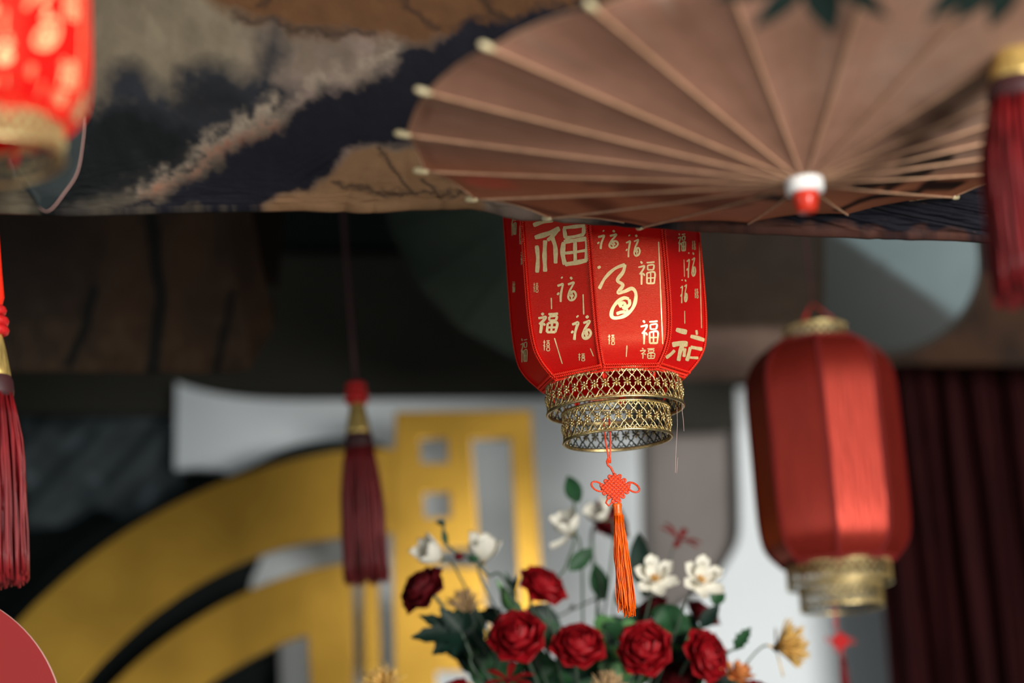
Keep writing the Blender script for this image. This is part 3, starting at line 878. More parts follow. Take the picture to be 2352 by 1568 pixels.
# ------------------------------------------------------------------ knotted tassels
def knot_tassel(label, loc, cord, fringe, s=1.0, group=None):
    t = thing('knot_tassel', label, 'tassel', loc, group)
    t.scale = (s,) * 3
    v = lambda x, y, z: Vector((x, y, z))
    mb = MB()
    for sg in (-1, 1):
        mb.tube([v(sg * .0035, 0, .004), v(sg * .0034, 0, -.010), v(sg * .0030, 0, -.026), v(sg * .0012, 0, -.043), v(sg * .0009, .001 * sg, -.052)], .0011, 6)
    mb.tube([v(-.0016, 0, -.046), v(-.0034, -.001, -.050), v(-.0024, -.002, -.055), v(.001, -.001, -.058), v(.003, 0, -.063), v(.0045, 0, -.067)], .0014, 6)
    mb.ball(v(.0002, 0, -.047), v(.002, 0, 0), v(0, .0018, 0), v(0, 0, .0022), 8, 6)
    mb.build('hanging_loop', cord, t)
    # woven endless knot: two crossing sets of cords on the diagonal
    mb = MB()
    kc = v(.0045, 0, -.083)
    n, sp = 7, .0037
    e1, e2 = v(.72, 0, .69), v(-.69, 0, .72)
    half = (n - 1) / 2
    for a, b, ph in ((e1, e2, 0), (e2, e1, 1)):
        for i in range(n):
            pts = []
            for k in range(-2, 4 * n - 1):
                q = k / 4 * 1.0
                yy = .0013 * math.cos(math.pi * (q + i + ph)) - .0006
                pts.append(kc + b * (i - half) * sp + a * (q - half) * sp + v(0, yy, 0))
            mb.tube(pts, .00165, 6)
            for end in (-1, 1):
                if i % 2 == 0 and i < n - 1:
                    c0 = kc + b * (i + .5 - half) * sp + a * end * (half + .55) * sp
                    mb.tube([c0 + (-b * .5 * math.cos(q) + a * end * math.sin(q) * .7) * sp for q in [math.pi * j / 6 for j in range(7)]], .0015, 6)
    mb.build('endless_knot', cord, t)
    for sg in (-1, 1):
        c0 = kc + v(sg * .0215, 0, .001 - .002 * sg)
        pts = [c0 + v(sg * .0075 * math.cos(q) + .0, .001 * math.sin(q), .0058 * math.sin(q) + sg * -.003 * math.cos(q)) for q in [2 * math.pi * j / 18 for j in range(18)]]
        MB().tube(pts, .0013, 6, closed=True).build('side_loop', cord, t)
    mb = MB()
    mb.tube([kc + v(-.010, 0, -.012), kc + v(-.013, -.001, -.018), kc + v(-.010, -.001, -.022), kc + v(-.006, 0, -.018)], .0012, 6)
    mb.build('corner_loop', cord, t)
    kb = kc + v(.0005, 0, -.020)
    mb = MB().lathe([(.0, .001), (.0056, .0), (.0060, -.002), (.0054, -.004), (.0052, -.010), (.0054, -.015), (.0, -.016)], 20, kb)
    mb.build('wrapped_neck', fringe, t)
    mb = MB()
    f0 = kb + v(0, 0, -.014)
    for k in range(170):
        a = random.uniform(0, 2 * math.pi); q = math.sqrt(random.random())
        ln = .121 + random.uniform(-.012, .004) - (.006 if math.cos(a) < -.5 else 0)
        rt, rb = .0048 * q, .0110 * q
        ph, am = random.uniform(0, 6), random.uniform(0, .0009)
        pts = []
        for j in range(11):
            u = j / 10
            r = rt + (rb - rt) * math.sin(min(u * 1.7, 1.57)) + .0006 * math.sin(ph + u * 9)
            pts.append(f0 + v(r * math.cos(a) + am * math.sin(u * 14 + ph) + .0015 * u, r * math.sin(a) * .8 + am * math.cos(u * 11 + ph), -ln * u))
        mb.tube(pts, .00062, 3)
    tag(mb.build('fringe', fringe, t), kind='stuff')
    return t
knot_tassel('bright orange knotted silk tassel hanging from the gold printed lantern', P(1393, 968, 2.92), M['cord'], M['fringe'])
knot_tassel('red knotted silk tassel hanging from the plain vermilion lantern', P(1915, 1378, 3.80), M['cord_red'], M['fringe_red'], .78)

def big_tassel(label, loc, cordtop, fr, sag=0.0, knotlong=False):
    """origin where the cord meets the cap"""
    t = thing('silk_tassel', label, 'tassel', loc, 'large fringed tassels')
    v = lambda x, y, z: Vector((x, y, z))
    MB().tube([v(sag * math.sin(math.pi * k / 10), 0, .002 + cordtop * k / 10) for k in range(11)], .0042, 8).build('cord', M['dark_band'] if fr == 'fringe_dark' else M['cord_red'], t)
    mb = MB()
    for k, (r, z) in enumerate(((.011, .004), (.0135, -.009), (.0135, -.020))):
        mb.tube([v(r * math.cos(q), r * math.sin(q), z) for q in [2 * math.pi * j / 20 for j in range(20)]], .006, 8, closed=True)
    o = mb.build('red_collar', M['cord_red'], t)
    if knotlong:
        MB().lathe([(.003, .16), (.006, .14), (.010, .10), (.0125, .05), (.0145, .02), (.010, .004), (.0, 0)], 16).build('wrapped_cord', M['trim'], t)
    MB().lathe([(.010, -.022), (.0125, -.030), (.0160, -.048), (.0195, -.068), (.0205, -.078), (.0, -.079)], 28).build('gold_cap', M['gold_cap'], t)
    MB().lathe([(.0200, -.074), (.0225, -.080), (.0235, -.092), (.0225, -.099), (.0, -.100)], 28).build('band', M['dark_band'], t)
    mb = MB()
    for k in range(260):
        a = random.uniform(0, 2 * math.pi); q = random.random() ** .35
        ln = .215 + random.uniform(-.010, .006)
        ph, am = random.uniform(0, 6), random.uniform(0, .0012)
        pts = []
        for j in range(9):
            u = j / 8
            r = q * (.0215 + .0115 * math.sin(min(u * 3.4, 1.57)) + .003 * u)
            pts.append(v(r * math.cos(a) + am * math.sin(u * 12 + ph), r * math.sin(a) + am * math.cos(u * 9 + ph), -.095 - ln * u))
        mb.tube(pts, .0016, 4)
    tag(mb.build('fringe', M[fr], t), kind='stuff')
    return t
CT = P(818, 892, 3.78)
big_tassel('dark maroon silk tassel with gold cap hanging before the gold emblem', CT, CEIL - CT.z - .002, 'fringe_dark', -0.006)
TL = P(-18, 722, 2.70)
big_tassel('crimson silk tassel with long wrapped red cord beside the dark tree painted cloth', TL, CEIL - TL.z - .002, 'fringe_red', 0, True)
TR = P(2318, 34, 2.12)
big_tassel('crimson silk tassel with gold cap hanging in front of the paper umbrella', TR, .30, 'fringe_red', 0).scale = (1.28, 1.28, .87)

# ------------------------------------------------------------------ paper umbrellas
def umbrella(label, loc, rot, R, depth, ribs, phase, colfn, tips=True, shaft=True, ribm='bamboo'):
    """local frame: finial points along -z, the rim lies at z = 0, the apex at z = -depth"""
    t = thing('paper_umbrella', label, 'umbrella', loc, 'oiled paper umbrellas', rot)
    nr, nu = 72, 16
    def surf(a, s, da=0.0):
        # s 0 hub .. 1 rim; paper sags a little inwards between ribs
        r = R * (0.03 + 0.97 * s)
        sag = 0.0055 * s * (1 - da * da)
        r2 = r * (1 - 0.012 * (1 - da * da) * (s > 0.97))
        z = -depth * (1 - s ** 1.08) + sag
        return Vector((r2 * math.cos(a), r2 * math.sin(a), z))
    st = 2 * math.pi / ribs
    for k in range(ribs):
        V, F, C = [], [], []
        for i in range(nr + 1):
            for j in range(nu + 1):
                da = 2 * j / nu - 1
                V.append(surf(phase + (k + j / nu) * st, i / nr, da))
        for i in range(nr):
            for j in range(nu):
                F.append((i * (nu + 1) + j, (i + 1) * (nu + 1) + j, (i + 1) * (nu + 1) + j + 1, i * (nu + 1) + j + 1))
        o = mesh('paper_panel', V, F, M['oil_paper'], t)
        A = np.array([tuple(v) for v in V])
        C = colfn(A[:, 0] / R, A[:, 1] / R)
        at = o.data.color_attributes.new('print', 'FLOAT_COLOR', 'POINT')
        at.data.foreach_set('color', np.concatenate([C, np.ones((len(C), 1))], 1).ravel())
    for k in range(ribs):
        a = phase + k * st
        MB().tube([surf(a, s, 1) + Vector((0, 0, -0.0006)) for s in np.linspace(0.0, 1.0, 24)], np.linspace(.0011, .0017, 24), 6).build('rib', M[ribm], t)
        if tips:
            d = (surf(a, 1, 1) - surf(a, .95, 1)).normalized()
            e = surf(a, 1, 1)
            MB().tube([e - d * .004, e + d * .003, e + d * .010, e + d * .013], [.0028, .0036, .0034, .0016], 8).build('rib_tip', M['rib_tip'], t)
    MB().tube([surf(phase + q * st / 4, 1, (q % 4 - 2) / 2 if q % 4 else 1) for q in range(ribs * 4)], .0012, 5, closed=True).build('rim_thread', M[ribm], t)
    MB().lathe([(.0, -depth + .004), (.0185, -depth + .004), (.0195, -depth), (.0195, -depth - .010), (.0185, -depth - .0135), (.0, -depth - .0135)], 32).build('collar', M['hub_white'], t)
    MB().lathe([(.0, -depth - .012), (.0140, -depth - .012), (.0125, -depth - .022), (.0100, -depth - .032), (.0085, -depth - .0335), (.0, -depth - .0335)], 28).build('finial', M['hub_red'], t)
    if shaft:
        MB().tube([Vector((0, 0, -depth)), Vector((0, 0, .33))], .006, 10).build('shaft', M['bamboo'], t)
        MB().lathe([(.0, .10), (.016, .10), (.017, .11), (.016, .125), (.0, .125)], 20).build('runner', M['wood'], t)
        for k in range(ribs):
            a = phase + k * st
            MB().tube([Vector((.015 * math.cos(a), .015 * math.sin(a), .112)), surf(a, .52, 1) + Vector((0, 0, .003))], .0013, 4).build('stretcher', M['bamboo'], t)
    return t
UC, UR, UD = Vector((0.303, 2.32, EYE.z + 0.775)), 0.394, 0.069
def on_canopy(px, py):
    """design point of the canopy print, in rim radii"""
    d = ray(px, py)
    for t in np.linspace(1.7, 3.0, 2600):
        p = EYE + d * float(t) - UC
        r = math.hypot(p.x, p.y) / UR
        if r > 1.1: continue
        if p.z >= -UD * (1 - max((r - .03) / .97, 0) ** 1.08): return (p.x / UR, p.y / UR)
    return (d.x, 1.05)
UB = {k: [([on_canopy(*p) for p in pts], w) for pts, w in v] for k, v in {
    'ink': [([(1745, 455), (1800, 457), (1862, 449)], .020), ([(1962, 432), (2010, 426), (2060, 417), (2062, 425), (2040, 432)], .022), ([(2075, 410), (2105, 405), (2130, 396)], .022),
            ([(2080, 372), (2130, 368), (2170, 364), (2172, 378)], .020), ([(1935, 481), (1970, 468), (2010, 458), (2060, 450), (2105, 446), (2140, 424), (2130, 432), (2200, 432)], .022), ([(2000, 458), (2050, 452)], .02)],
    'faint': [([(2120, 262), (2150, 270)], .03), ([(2170, 280), (2185, 286)], .03), ([(2050, 300), (2090, 310), (2120, 330)], .02), ([(2090, 330), (2150, 335)], .022), ([(1350, 425), (1420, 430)], .014)],
    'petal': [([(1460, 438), (1500, 442), (1560, 455), (1620, 468), (1680, 470)], .05), ([(1360, 472), (1395, 480), (1400, 486)], .035), ([(1385, 500), (1410, 512)], .03)],
    'edge': [([(1170, 476), (1240, 490), (1330, 500), (1420, 510), (1560, 518), (1720, 512), (1860, 500)], .028)]}.items()}
def paper_main(x, y):
    n1, n2 = fbm(x * 4 + 9, y * 4 + 3, 4, 81), fbm(x * 11, y * 11, 3, 83)
    a, r = np.arctan2(y, x), np.hypot(x, y)
    n3 = fbm(a * 22 + 3, r * 2.2, 4, 85)
    c = np.zeros(x.shape + (3,)) + np.array(lin((158, 116, 98)))
    c = mix(c, (128, 108, 94), np.clip((x + .1 - .3 * y) / .7, 0, .8))  # greyer to the right: surface sheen put into the paper colour
    c = mix(c, (132, 96, 78), np.clip(0.35 + 1.8 * n1 + 1.6 * n3, 0, 0.6))
    c = mix(c, (186, 160, 146), np.clip(2.6 * n3 - .45, 0, .6) * np.clip(r * 1.6 - .5, 0, 1))  # pale radial streaks: glints on the creased paper, painted in
    wx, wy = x + 0.035 * n1 + 0.02 * n2, y + 0.035 * n2 + .03 * n1
    c = mix(c, (146, 86, 60), np.clip((wy - .05 - .5 * np.clip(wx, 0, 1)) / .25, 0, .8))  # warm far side: red lantern glow through and onto the paper, painted in
    for pts, w in UB['petal']: c = mix(c, (92, 52, 40), linemask(wx, wy * .4, [(a_, b_ * .4) for a_, b_ in pts], w, .04) * .8)
    for pts, w in UB['edge']: c = mix(c, (70, 40, 34), linemask(wx, wy, pts, w, .03) * .6)
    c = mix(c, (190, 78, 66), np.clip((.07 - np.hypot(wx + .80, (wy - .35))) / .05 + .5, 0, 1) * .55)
    for pts, w in UB['faint']: c = mix(c, (84, 62, 52), linemask(wx, wy * .5, [(a_, b_ * .5) for a_, b_ in pts], w, .03) * .7)
    for pts, w in UB['ink']: c = mix(c, (24, 22, 22), linemask(wx, wy * .3, [(a_, b_ * .3) for a_, b_ in pts], w, .016) * .95)
    return c
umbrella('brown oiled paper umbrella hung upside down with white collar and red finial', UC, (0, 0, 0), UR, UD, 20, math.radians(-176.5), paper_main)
def paper_grey(x, y):
    n = fbm(x * 3, y * 3, 4, 91)
    c = np.zeros(x.shape + (3,)) + np.array(lin((40, 46, 40)))
    c = mix(c, (32, 40, 36), np.clip(.5 + 2 * n, 0, .8))
    c = mix(c, (58, 56, 46), np.clip((y - .25) / .5, 0, .35))
    return c
UG = P(1330, 392, 4.1)
d = (EYE - UG).normalized()
umbrella('grey green paper umbrella turned towards the front behind the printed lantern', UG, (-d).to_track_quat('Z', 'Y').to_euler(), 0.352, 0.05, 20, 0.1, paper_grey, tips=False, shaft=False, ribm='rib_grey')

# round silk fan, its lit upper corner put into the colour
def silk_fan():
    c = P(2035, 596, 4.32)
    d = (EYE - c).normalized()
    t = thing('round_fan', 'round silk fan coloured pale blue as lit above and dark grey below over the plain lantern', 'fan', c, rot=d.to_track_quat('Z', 'Y').to_euler())
    R = 0.172
    t.rotation_euler.rotate_axis('Z', 0)
    Mx = t.rotation_euler.to_matrix()
    V, F = [(0, 0, .012)], []
    nr, na = 10, 64
    for i in range(1, nr + 1):
        for k in range(na):
            a = 2 * math.pi * k / na
            V.append((R * i / nr * math.cos(a), R * i / nr * math.sin(a), .012 * (1 - (i / nr) ** 2)))
    for k in range(na):
        F.append((0, 1 + k, 1 + (k + 1) % na))
    for i in range(nr - 1):
        for k in range(na):
            l = (k + 1) % na
            F.append((1 + i * na + k, 1 + (i + 1) * na + k, 1 + (i + 1) * na + l, 1 + i * na + l))
    o = mesh('silk_face', V, F, M['silk_fan'], t)
    W = np.array([tuple(Mx @ Vector(v)) for v in V])
    gx, gy = W @ np.array(CR), W @ np.array(CU)
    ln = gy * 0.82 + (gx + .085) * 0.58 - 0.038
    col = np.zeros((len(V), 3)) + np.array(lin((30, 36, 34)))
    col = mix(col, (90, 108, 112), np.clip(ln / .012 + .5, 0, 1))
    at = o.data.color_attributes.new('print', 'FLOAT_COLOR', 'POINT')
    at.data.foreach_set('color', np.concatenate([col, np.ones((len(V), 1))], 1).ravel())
    MB().tube([(R * math.cos(a), R * math.sin(a), 0) for a in [2 * math.pi * k / 64 for k in range(64)]], .004, 6, closed=True).build('hoop', M['wood'], t)
    MB().tube([(0, R, 0), (0, R + .30, -.02)], .005, 8).build('handle', M['wood'], t)
silk_fan()

# bamboo sprig hanging near the camera
def bamboo():
    c = P(1900, -70, 1.86)
    t = thing('bamboo_sprig', 'dark bamboo sprig with narrow leaves drooping before the umbrella', 'plant', c)
    MB().tube([P(2330, -260, 1.86) - c, P(2100, -110, 1.86) - c, P(1900, -60, 1.86) - c, P(1780, -30, 1.86) - c], .0022, 6).build('twig', M['bamboo_leaf'], t)
    MB().tube([P(2100, -110, 1.86) - c, P(2150, -420, 1.90) - c, Vector((P(2150, -420, 1.90).x, 1.95, CEIL)) - c], .0022, 6).build('twig', M['bamboo_leaf'], t)
    for b, e, w in (((1850, -45), (1730, 66), .0095), ((1868, -50), (1914, 76), .0150), ((1900, -60), (2040, 40), .009), ((2260, -70), (2130, 46), .010), ((2300, -60), (2190, 50), .009), ((2330, -70), (2275, 60), .012), ((1800, -40), (1640, -4), .008)):
        p0, p1 = P(*b, 1.86) - c, P(*e, 1.85) - c
        leafmesh('leaf', p0, p1, w, Vector((0, -1, -.2)), M['bamboo_leaf'], t)
def leafmesh(name, p0, p1, w, nrm, m, parent, serr=0, droop=0.12):
    ax = p1 - p0
    L = ax.length
    t = ax.normalized()
    n = (nrm - t * nrm.dot(t)).normalized()
    b = t.cross(n)
    V, F = [], []
    S = 12
    for i in range(S + 1):
        u = i / S
        hw = w * math.sin(math.pi * min(max(u, .02), .985) ** .8) ** .8
        if serr and 0 < i < S: hw *= 1 + serr * (1 if i % 3 == 0 else (-.4 if i % 3 == 1 else 0))
        for q in (-1, -.5, 0, .5, 1):
            V.append(p0 + t * L * u + b * hw * q + n * (abs(q) * hw * .28 - droop * L * (u - .5) ** 2 + droop * L * .25 * 0))
    for i in range(S):
        for j in range(4):
            F.append((i * 5 + j, i * 5 + j + 1, (i + 1) * 5 + j + 1, (i + 1) * 5 + j))
    nV = len(V)
    V += [v - n * .0005 for v in V]
    F += [tuple(nV + i for i in f[::-1]) for f in F]
    return mesh(name, V, F, m, parent)
bamboo()

# round red board at the lower left
def red_board():
    c = P(-210, 1690, 2.80)
    t = thing('round_board', 'coral red round board with a thin pale rim below the gold ring emblem', 'board', c)
    R = 0.176
    mb = MB().lathe([(0, .006), (R, .006), (R, -.006), (0, -.006)], 96)
    o = mb.build('disc', M['fan_red'], t, False)
    o.rotation_euler = (math.pi / 2 - .1, 0, .1)
    q = MB().tube([(R * math.cos(a), R * math.sin(a), .0) for a in [2 * math.pi * k / 96 for k in range(96)]], .0016, 6, closed=True).build('rim', M['fan_edge'], t)
    q.rotation_euler = (math.pi / 2 - .1, 0, .1)
    MB().tube([(0, .02, -R + .03), (0, .03, -c.z)], .012, 10).build('post', M['wood'], t)
red_board()

# ------------------------------------------------------------------ flower arrangement
GP = P(1375, 1900, 3.50)
def orient(face):
    z = Vector(face).normalized()
    x = z.orthogonal().normalized()
    y = z.cross(x)
    return Matrix((x, y, z)).transposed().to_euler()
def cdir(r, u, f):
    """right, up, towards the viewer"""
    return _rt * r + Vector((0, 0, 1)) * u + Vector((0, -1, 0)) * f
def petal(w, h, cup, curl, ruffle=0.0, S=7, T=8, pw=.55, tipw=4):
    V, F = [], []
    for i in range(T + 1):
        u = i / T
        hw = w * (max(u, .04) ** pw) * math.sqrt(max(1 - u ** tipw, .0)) + w * .12 * (1 - u)
        for j in range(S):
            s = 2 * j / (S - 1) - 1
            V.append((s * hw, -cup * s * s * hw - cup * .35 * h * math.sin(math.pi * u) * -1 + curl * h * u ** 4 + ruffle * h * math.sin(s * 5) * u ** 3, h * u * (1 - .08 * s * s)))
    for i in range(T):
        for j in range(S - 1):
            F.append((i * S + j, i * S + j + 1, (i + 1) * S + j + 1, (i + 1) * S + j))
    me = bpy.data.meshes.new('petal')
    me.from_pydata(V, [], F)
    me.polygons.foreach_set('use_smooth', [True] * len(me.polygons))
    return me
def stem_to(t, m=None, start=None, r=.0021, bend=None):
    mw = Matrix.LocRotScale(t.location, t.rotation_euler, t.scale)
    p0 = t.location.copy() if start is None else start
    back = -(mw.to_3x3() @ Vector((0, 0, 1))).normalized()
    p1 = p0 + back * .03
    p2 = p0.lerp(GP, .45) + Vector((0, .05, .0)) if bend is None else bend
    inv = mw.inverted()
    pts = [inv @ Vector(q) for q in catmull([p0, p1, p2, GP + Vector((random.uniform(-.02, .02), random.uniform(-.02, .02), 0))], 6)]
    MB().tube(pts, r, 6).build('stem', m or M['stem'], t)
RP = {}
def rose(px, py, Y, r_px, face, label, dark=False, n_layers=6):
    c = P(px, py, Y)
    R = r_px * Y / FPX * 0.93
    m = M['rose_dark'] if dark else M['rose']
    key = dark
    if key not in RP:
        ms = []
        for (w, h, cup, curl, ru) in ((.30, .66, .9, -.10, .02), (.42, .76, .8, -.06, .03), (.52, .84, .7, -.02, .04), (.60, .90, .6, .06, .05), (.64, .94, .5, .14, .06), (.66, .96, .42, .22, .06)):
            me = petal(w, h, cup, curl, ru, 9, 9, .5, 7); me.materials.append(m); ms.append(me)
        RP[key] = ms
    t = thing('rose', label, 'flower', c - Vector(face).normalized() * R * .35, 'roses in the arrangement', orient(face))
    t.scale = (R,) * 3
    ns, tilt, r0 = (3, 4, 5, 6, 7, 7), (2, 9, 18, 30, 46, 64), (.06, .12, .19, .25, .28, .28)
    for k in range(n_layers):
        for i in range(ns[k]):
            o = link('petal', RP[key][k], t)
            a = 2 * math.pi * (i + .5 * (k % 2) + random.uniform(-.14, .14)) / ns[k] + k * .5
            s = random.uniform(.92, 1.06)
            o.matrix_local = Matrix.Rotation(a, 4, 'Z') @ Matrix.Translation((0, r0[k], (.18, .14, .10, .05, .02, 0)[k])) @ Matrix.Rotation(-math.radians(tilt[k] + random.uniform(-5, 5)), 4, 'X') @ Matrix.Scale(s, 4)
    for i in range(5):
        a = 2 * math.pi * i / 5
        d = Vector((math.cos(a), math.sin(a), 0))
        leafmesh('sepal', d * .06 + Vector((0, 0, .0)), d * .55 + Vector((0, 0, -.22)), .09, Vector((0, 0, 1)), M['leaf'], t)
    stem_to(t, r=.0026 / R)
    return t
rose(1188, 1458, 3.36, 63, cdir(-.15, .35, 1), 'full red rose above the pointed red lily')
rose(1328, 1480, 3.36, 60, cdir(.15, .55, 1), 'red rose with a gaping centre between two open roses')
rose(1480, 1488, 3.34, 62, cdir(-.1, .2, 1), 'widest open red rose below the ivory magnolias')
rose(1624, 1505, 3.40, 60, cdir(.75, .15, .8), 'red rose turned aside next to the small toothed leaf')
rose(1248, 1343, 3.42, 56, cdir(.45, .6, .6), 'tight red rose on a tall stem above the open roses')
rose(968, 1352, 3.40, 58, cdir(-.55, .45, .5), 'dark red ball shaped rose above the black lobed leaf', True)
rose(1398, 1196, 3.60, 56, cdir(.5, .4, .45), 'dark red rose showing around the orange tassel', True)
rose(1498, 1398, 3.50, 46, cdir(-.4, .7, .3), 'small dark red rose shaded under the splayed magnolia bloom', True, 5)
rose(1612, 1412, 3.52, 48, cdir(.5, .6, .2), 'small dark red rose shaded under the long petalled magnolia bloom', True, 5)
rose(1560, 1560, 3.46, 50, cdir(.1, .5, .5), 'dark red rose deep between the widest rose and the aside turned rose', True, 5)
rose(1745, 1596, 3.40, 52, cdir(.4, .8, .4), 'red rose low down beside the apricot blossom', False)
rose(1046, 1582, 3.40, 36, cdir(-.2, .7, .5), 'small red rose low in front of the emblem opening', False)

MG = petal(.40, 1.0, .40, .04, .0, 7, 9, .7, 3.2); MG.materials.append(M['ivory'])
def magnolia(px, py, Y, L_px, face, label, tilts, phase=0.0, n=None):
    c = P(px, py, Y)
    L = L_px * Y / FPX
    t = thing('magnolia', label, 'flower', c, 'ivory magnolia blossoms', orient(face))
    t.scale = (L,) * 3
    for i, (az, tl, s) in enumerate(tilts):
        o = link('petal', MG, t)
        o.matrix_local = Matrix.Rotation(math.radians(az) + phase, 4, 'Z') @ Matrix.Translation((0, .04, 0)) @ Matrix.Rotation(-math.radians(tl), 4, 'X') @ Matrix.Scale(s, 4)
    mb = MB()
    for k in range(16):
        a = k * 2.4; q = .10 * math.sqrt(k / 16)
        mb.tube([(q * math.cos(a), q * math.sin(a), 0), (1.7 * q * math.cos(a), 1.7 * q * math.sin(a), .24)], .022, 5)
    mb.build('stamens', M['stamen'], t)
    MB().lathe([(.0, -.12), (.05, -.10), (.09, -.03), (.06, .03)], 12).build('calyx', M['leaf'], t)
    stem_to(t, r=.0016 / L)
    return t
open9 = [(0, 62, 1), (62, 58, .95), (118, 66, 1), (180, 60, .9), (245, 64, .95), (300, 60, 1), (30, 26, .85), (150, 28, .85), (270, 30, .8)]
def half(fan, t0):  # petals fanned upwards
    return [(a, t, s) for a, t, s in fan]
magnolia(1503, 1332, 3.36, 64, cdir(.1, .35, .9), 'ivory magnolia with splayed petals and ochre centre next to the tassel tip', open9, .35)
magnolia(1606, 1334, 3.36, 66, cdir(.35, .25, .85), 'ivory magnolia with long petals reaching towards the plain lantern', open9, .1)
magnolia(1314, 1226, 3.46, 74, cdir(-.4, .75, .6), 'ivory magnolia on a tall twig below the upright oval leaf', [(0, 20, 1), (72, 28, .95), (144, 34, 1), (216, 24, .9), (288, 48, .95), (40, 80, .9)], .5)
magnolia(1108, 1290, 3.44, 80, cdir(.1, .85, .55), 'ivory magnolia cup in front of the emblem opening', [(0, 22, 1), (72, 30, .9), (144, 16, 1.05), (216, 34, .9), (288, 40, .95)], .2)
magnolia(1012, 1284, 3.44, 76, cdir(-.7, .5, .5), 'ivory magnolia bending away from the curling twig tip', [(0, 22, 1), (72, 28, .95), (144, 18, 1.05), (216, 30, .9), (288, 26, .95)], .6)
magnolia(1388, 1192, 3.50, 64, cdir(-.45, .7, .6), 'ivory magnolia half hidden behind the orange knot', [(0, 30, 1), (72, 40, .9), (144, 30, 1), (216, 44, .9), (288, 50, .95)], .9)
magnolia(1428, 1345, 3.60, 40, cdir(.4, .7, .4), 'small ivory magnolia bud behind the orange tassel fringe', [(0, 20, 1), (90, 24, .9), (180, 20, 1), (270, 26, .9)], .3)

LS = petal(.20, 1.0, .2, .25, .0, 5, 8, .8, 4); LS.materials.append(M['rose_lily'])
def star(px, py, Y, L_px, face, label, n=6):
    c = P(px, py, Y); L = L_px * Y / FPX
    t = thing('star_lily', label, 'flower', c, 'red star lilies', orient(face))
    t.scale = (L,) * 3
    for i in range(n):
        o = link('petal', LS, t)
        o.matrix_local = Matrix.Rotation(2 * math.pi * (i + random.uniform(-.12, .12)) / n, 4, 'Z') @ Matrix.Rotation(-math.radians(random.uniform(55, 85)), 4, 'X')
    MB().lathe([(.0, -.1), (.07, -.07), (.08, .02), (.0, .1)], 10).build('flower_centre', M['rose_dark'], t)
    stem_to(t, r=.0014 / L)
star(1560, 1238, 3.60, 58, cdir(.45, .75, .5), 'narrow petalled red lily above the two open magnolias')
star(1168, 1560, 3.34, 66, cdir(.0, .8, .6), 'pointed red lily low beneath the full red rose')

def mum(px, py, Y, L_px, face, label, m='mum', n=90, spread=62):
    c = P(px, py, Y); L = L_px * Y / FPX
    t = thing('spider_chrysanthemum', label, 'flower', c, 'spidery chrysanthemums', orient(face))
    t.scale = (L,) * 3
    mb = MB()
    for k in range(n):
        a = random.uniform(0, 6.283); th = math.radians(random.uniform(0, spread)) * (1.0 if k % 6 else 1.5)
        d = Vector((math.sin(th) * math.cos(a), math.sin(th) * math.sin(a), math.cos(th)))
        sd = Vector((math.cos(a), math.sin(a), 0)); ln = random.uniform(.75, 1.05)
        mb.tube([d * .05, d * .5 * ln, d * .85 * ln + sd * .05, d * ln + sd * .14 * random.uniform(-1, 1)], [.028, .03, .032, .014], 4)
    tag(mb.build('petals', M[m], t), kind='stuff')
    MB().lathe([(.0, -.10), (.10, -.07), (.12, .02), (.0, .08)], 12).build('calyx', M['leaf_dark'], t)
    stem_to(t, r=.0014 / L)
mum(1782, 1488, 3.46, 78, cdir(.95, .1, .3), 'yellow spidery chrysanthemum leaning out under the plain lantern')
mum(880, 1585, 3.38, 62, cdir(-.1, .8, .6), 'pale yellow spidery chrysanthemum low before the gold emblem bars')
mum(1392, 1590, 3.32, 56, cdir(.2, .8, .6), 'straw coloured spidery chrysanthemum low under the widest open rose', 'straw')
mum(1075, 1410, 3.46, 62, cdir(-.2, .9, .2), 'dried straw coloured blossom tuft above the black lobed leaf', 'straw', 70, 50)
AP = petal(.30, 1.0, .4, .1, .03); AP.materials.append(M['apricot'])
def apricot():
    c = P(1692, 1556, 3.42); L = 44 * 3.42 / FPX
    t = thing('apricot_blossom', 'apricot coloured blossom tucked under the turned red rose', 'flower', c, rot=orient(cdir(.4, .7, .5)))
    t.scale = (L,) * 3
    for k, (n, tl) in enumerate(((4, 18), (6, 45), (7, 70))):
        for i in range(n):
            o = link('petal', AP, t)
            o.matrix_local = Matrix.Rotation(2 * math.pi * (i + .5 * k) / n, 4, 'Z') @ Matrix.Translation((0, .06 * k, 0)) @ Matrix.Rotation(-math.radians(tl), 4, 'X')
    stem_to(t, r=.0016 / L)
apricot()

def sprig(label, stem, leaves, Y, mats, nm='leafy_sprig', serr=0.0, r=.0018, buds=()):
    c = P(*stem[0], Y)
    t = thing(nm, label, 'foliage', c, 'foliage in the arrangement')
    pts = [P(x, y, Y) - c for x, y in stem] + [GP - c]
    pts = [Vector(q) for q in catmull(pts, 8)]
    MB().tube(pts, r, 6).build('stem', M['stem'], t)
    for i, (b, e, w) in enumerate(leaves):
        yy = Y + random.uniform(-.015, .015)
        leafmesh('leaf', P(*b, Y) - c, P(*e, yy) - c, w * Y / FPX, cdir(random.uniform(-.5, .5), random.uniform(-.1, .6), 1), M[mats[i % len(mats)]], t, serr)
    for (b, rr, m) in buds:
        q = rr * Y / FPX
        MB().ball(P(*b, Y) - c, Vector((q * 1.3, 0, 0)), Vector((0, q, 0)), Vector((0, 0, q)), 10, 7).build('bud', M[m], t)
sprig('tall twig with two oval leaves rising beside the orange tassel', [(1318, 1150), (1322, 1230), (1300, 1300), (1262, 1420)], [((1330, 1152), (1303, 1092), 21), ((1308, 1308), (1362, 1258), 20)], 3.44, ['leaf'])
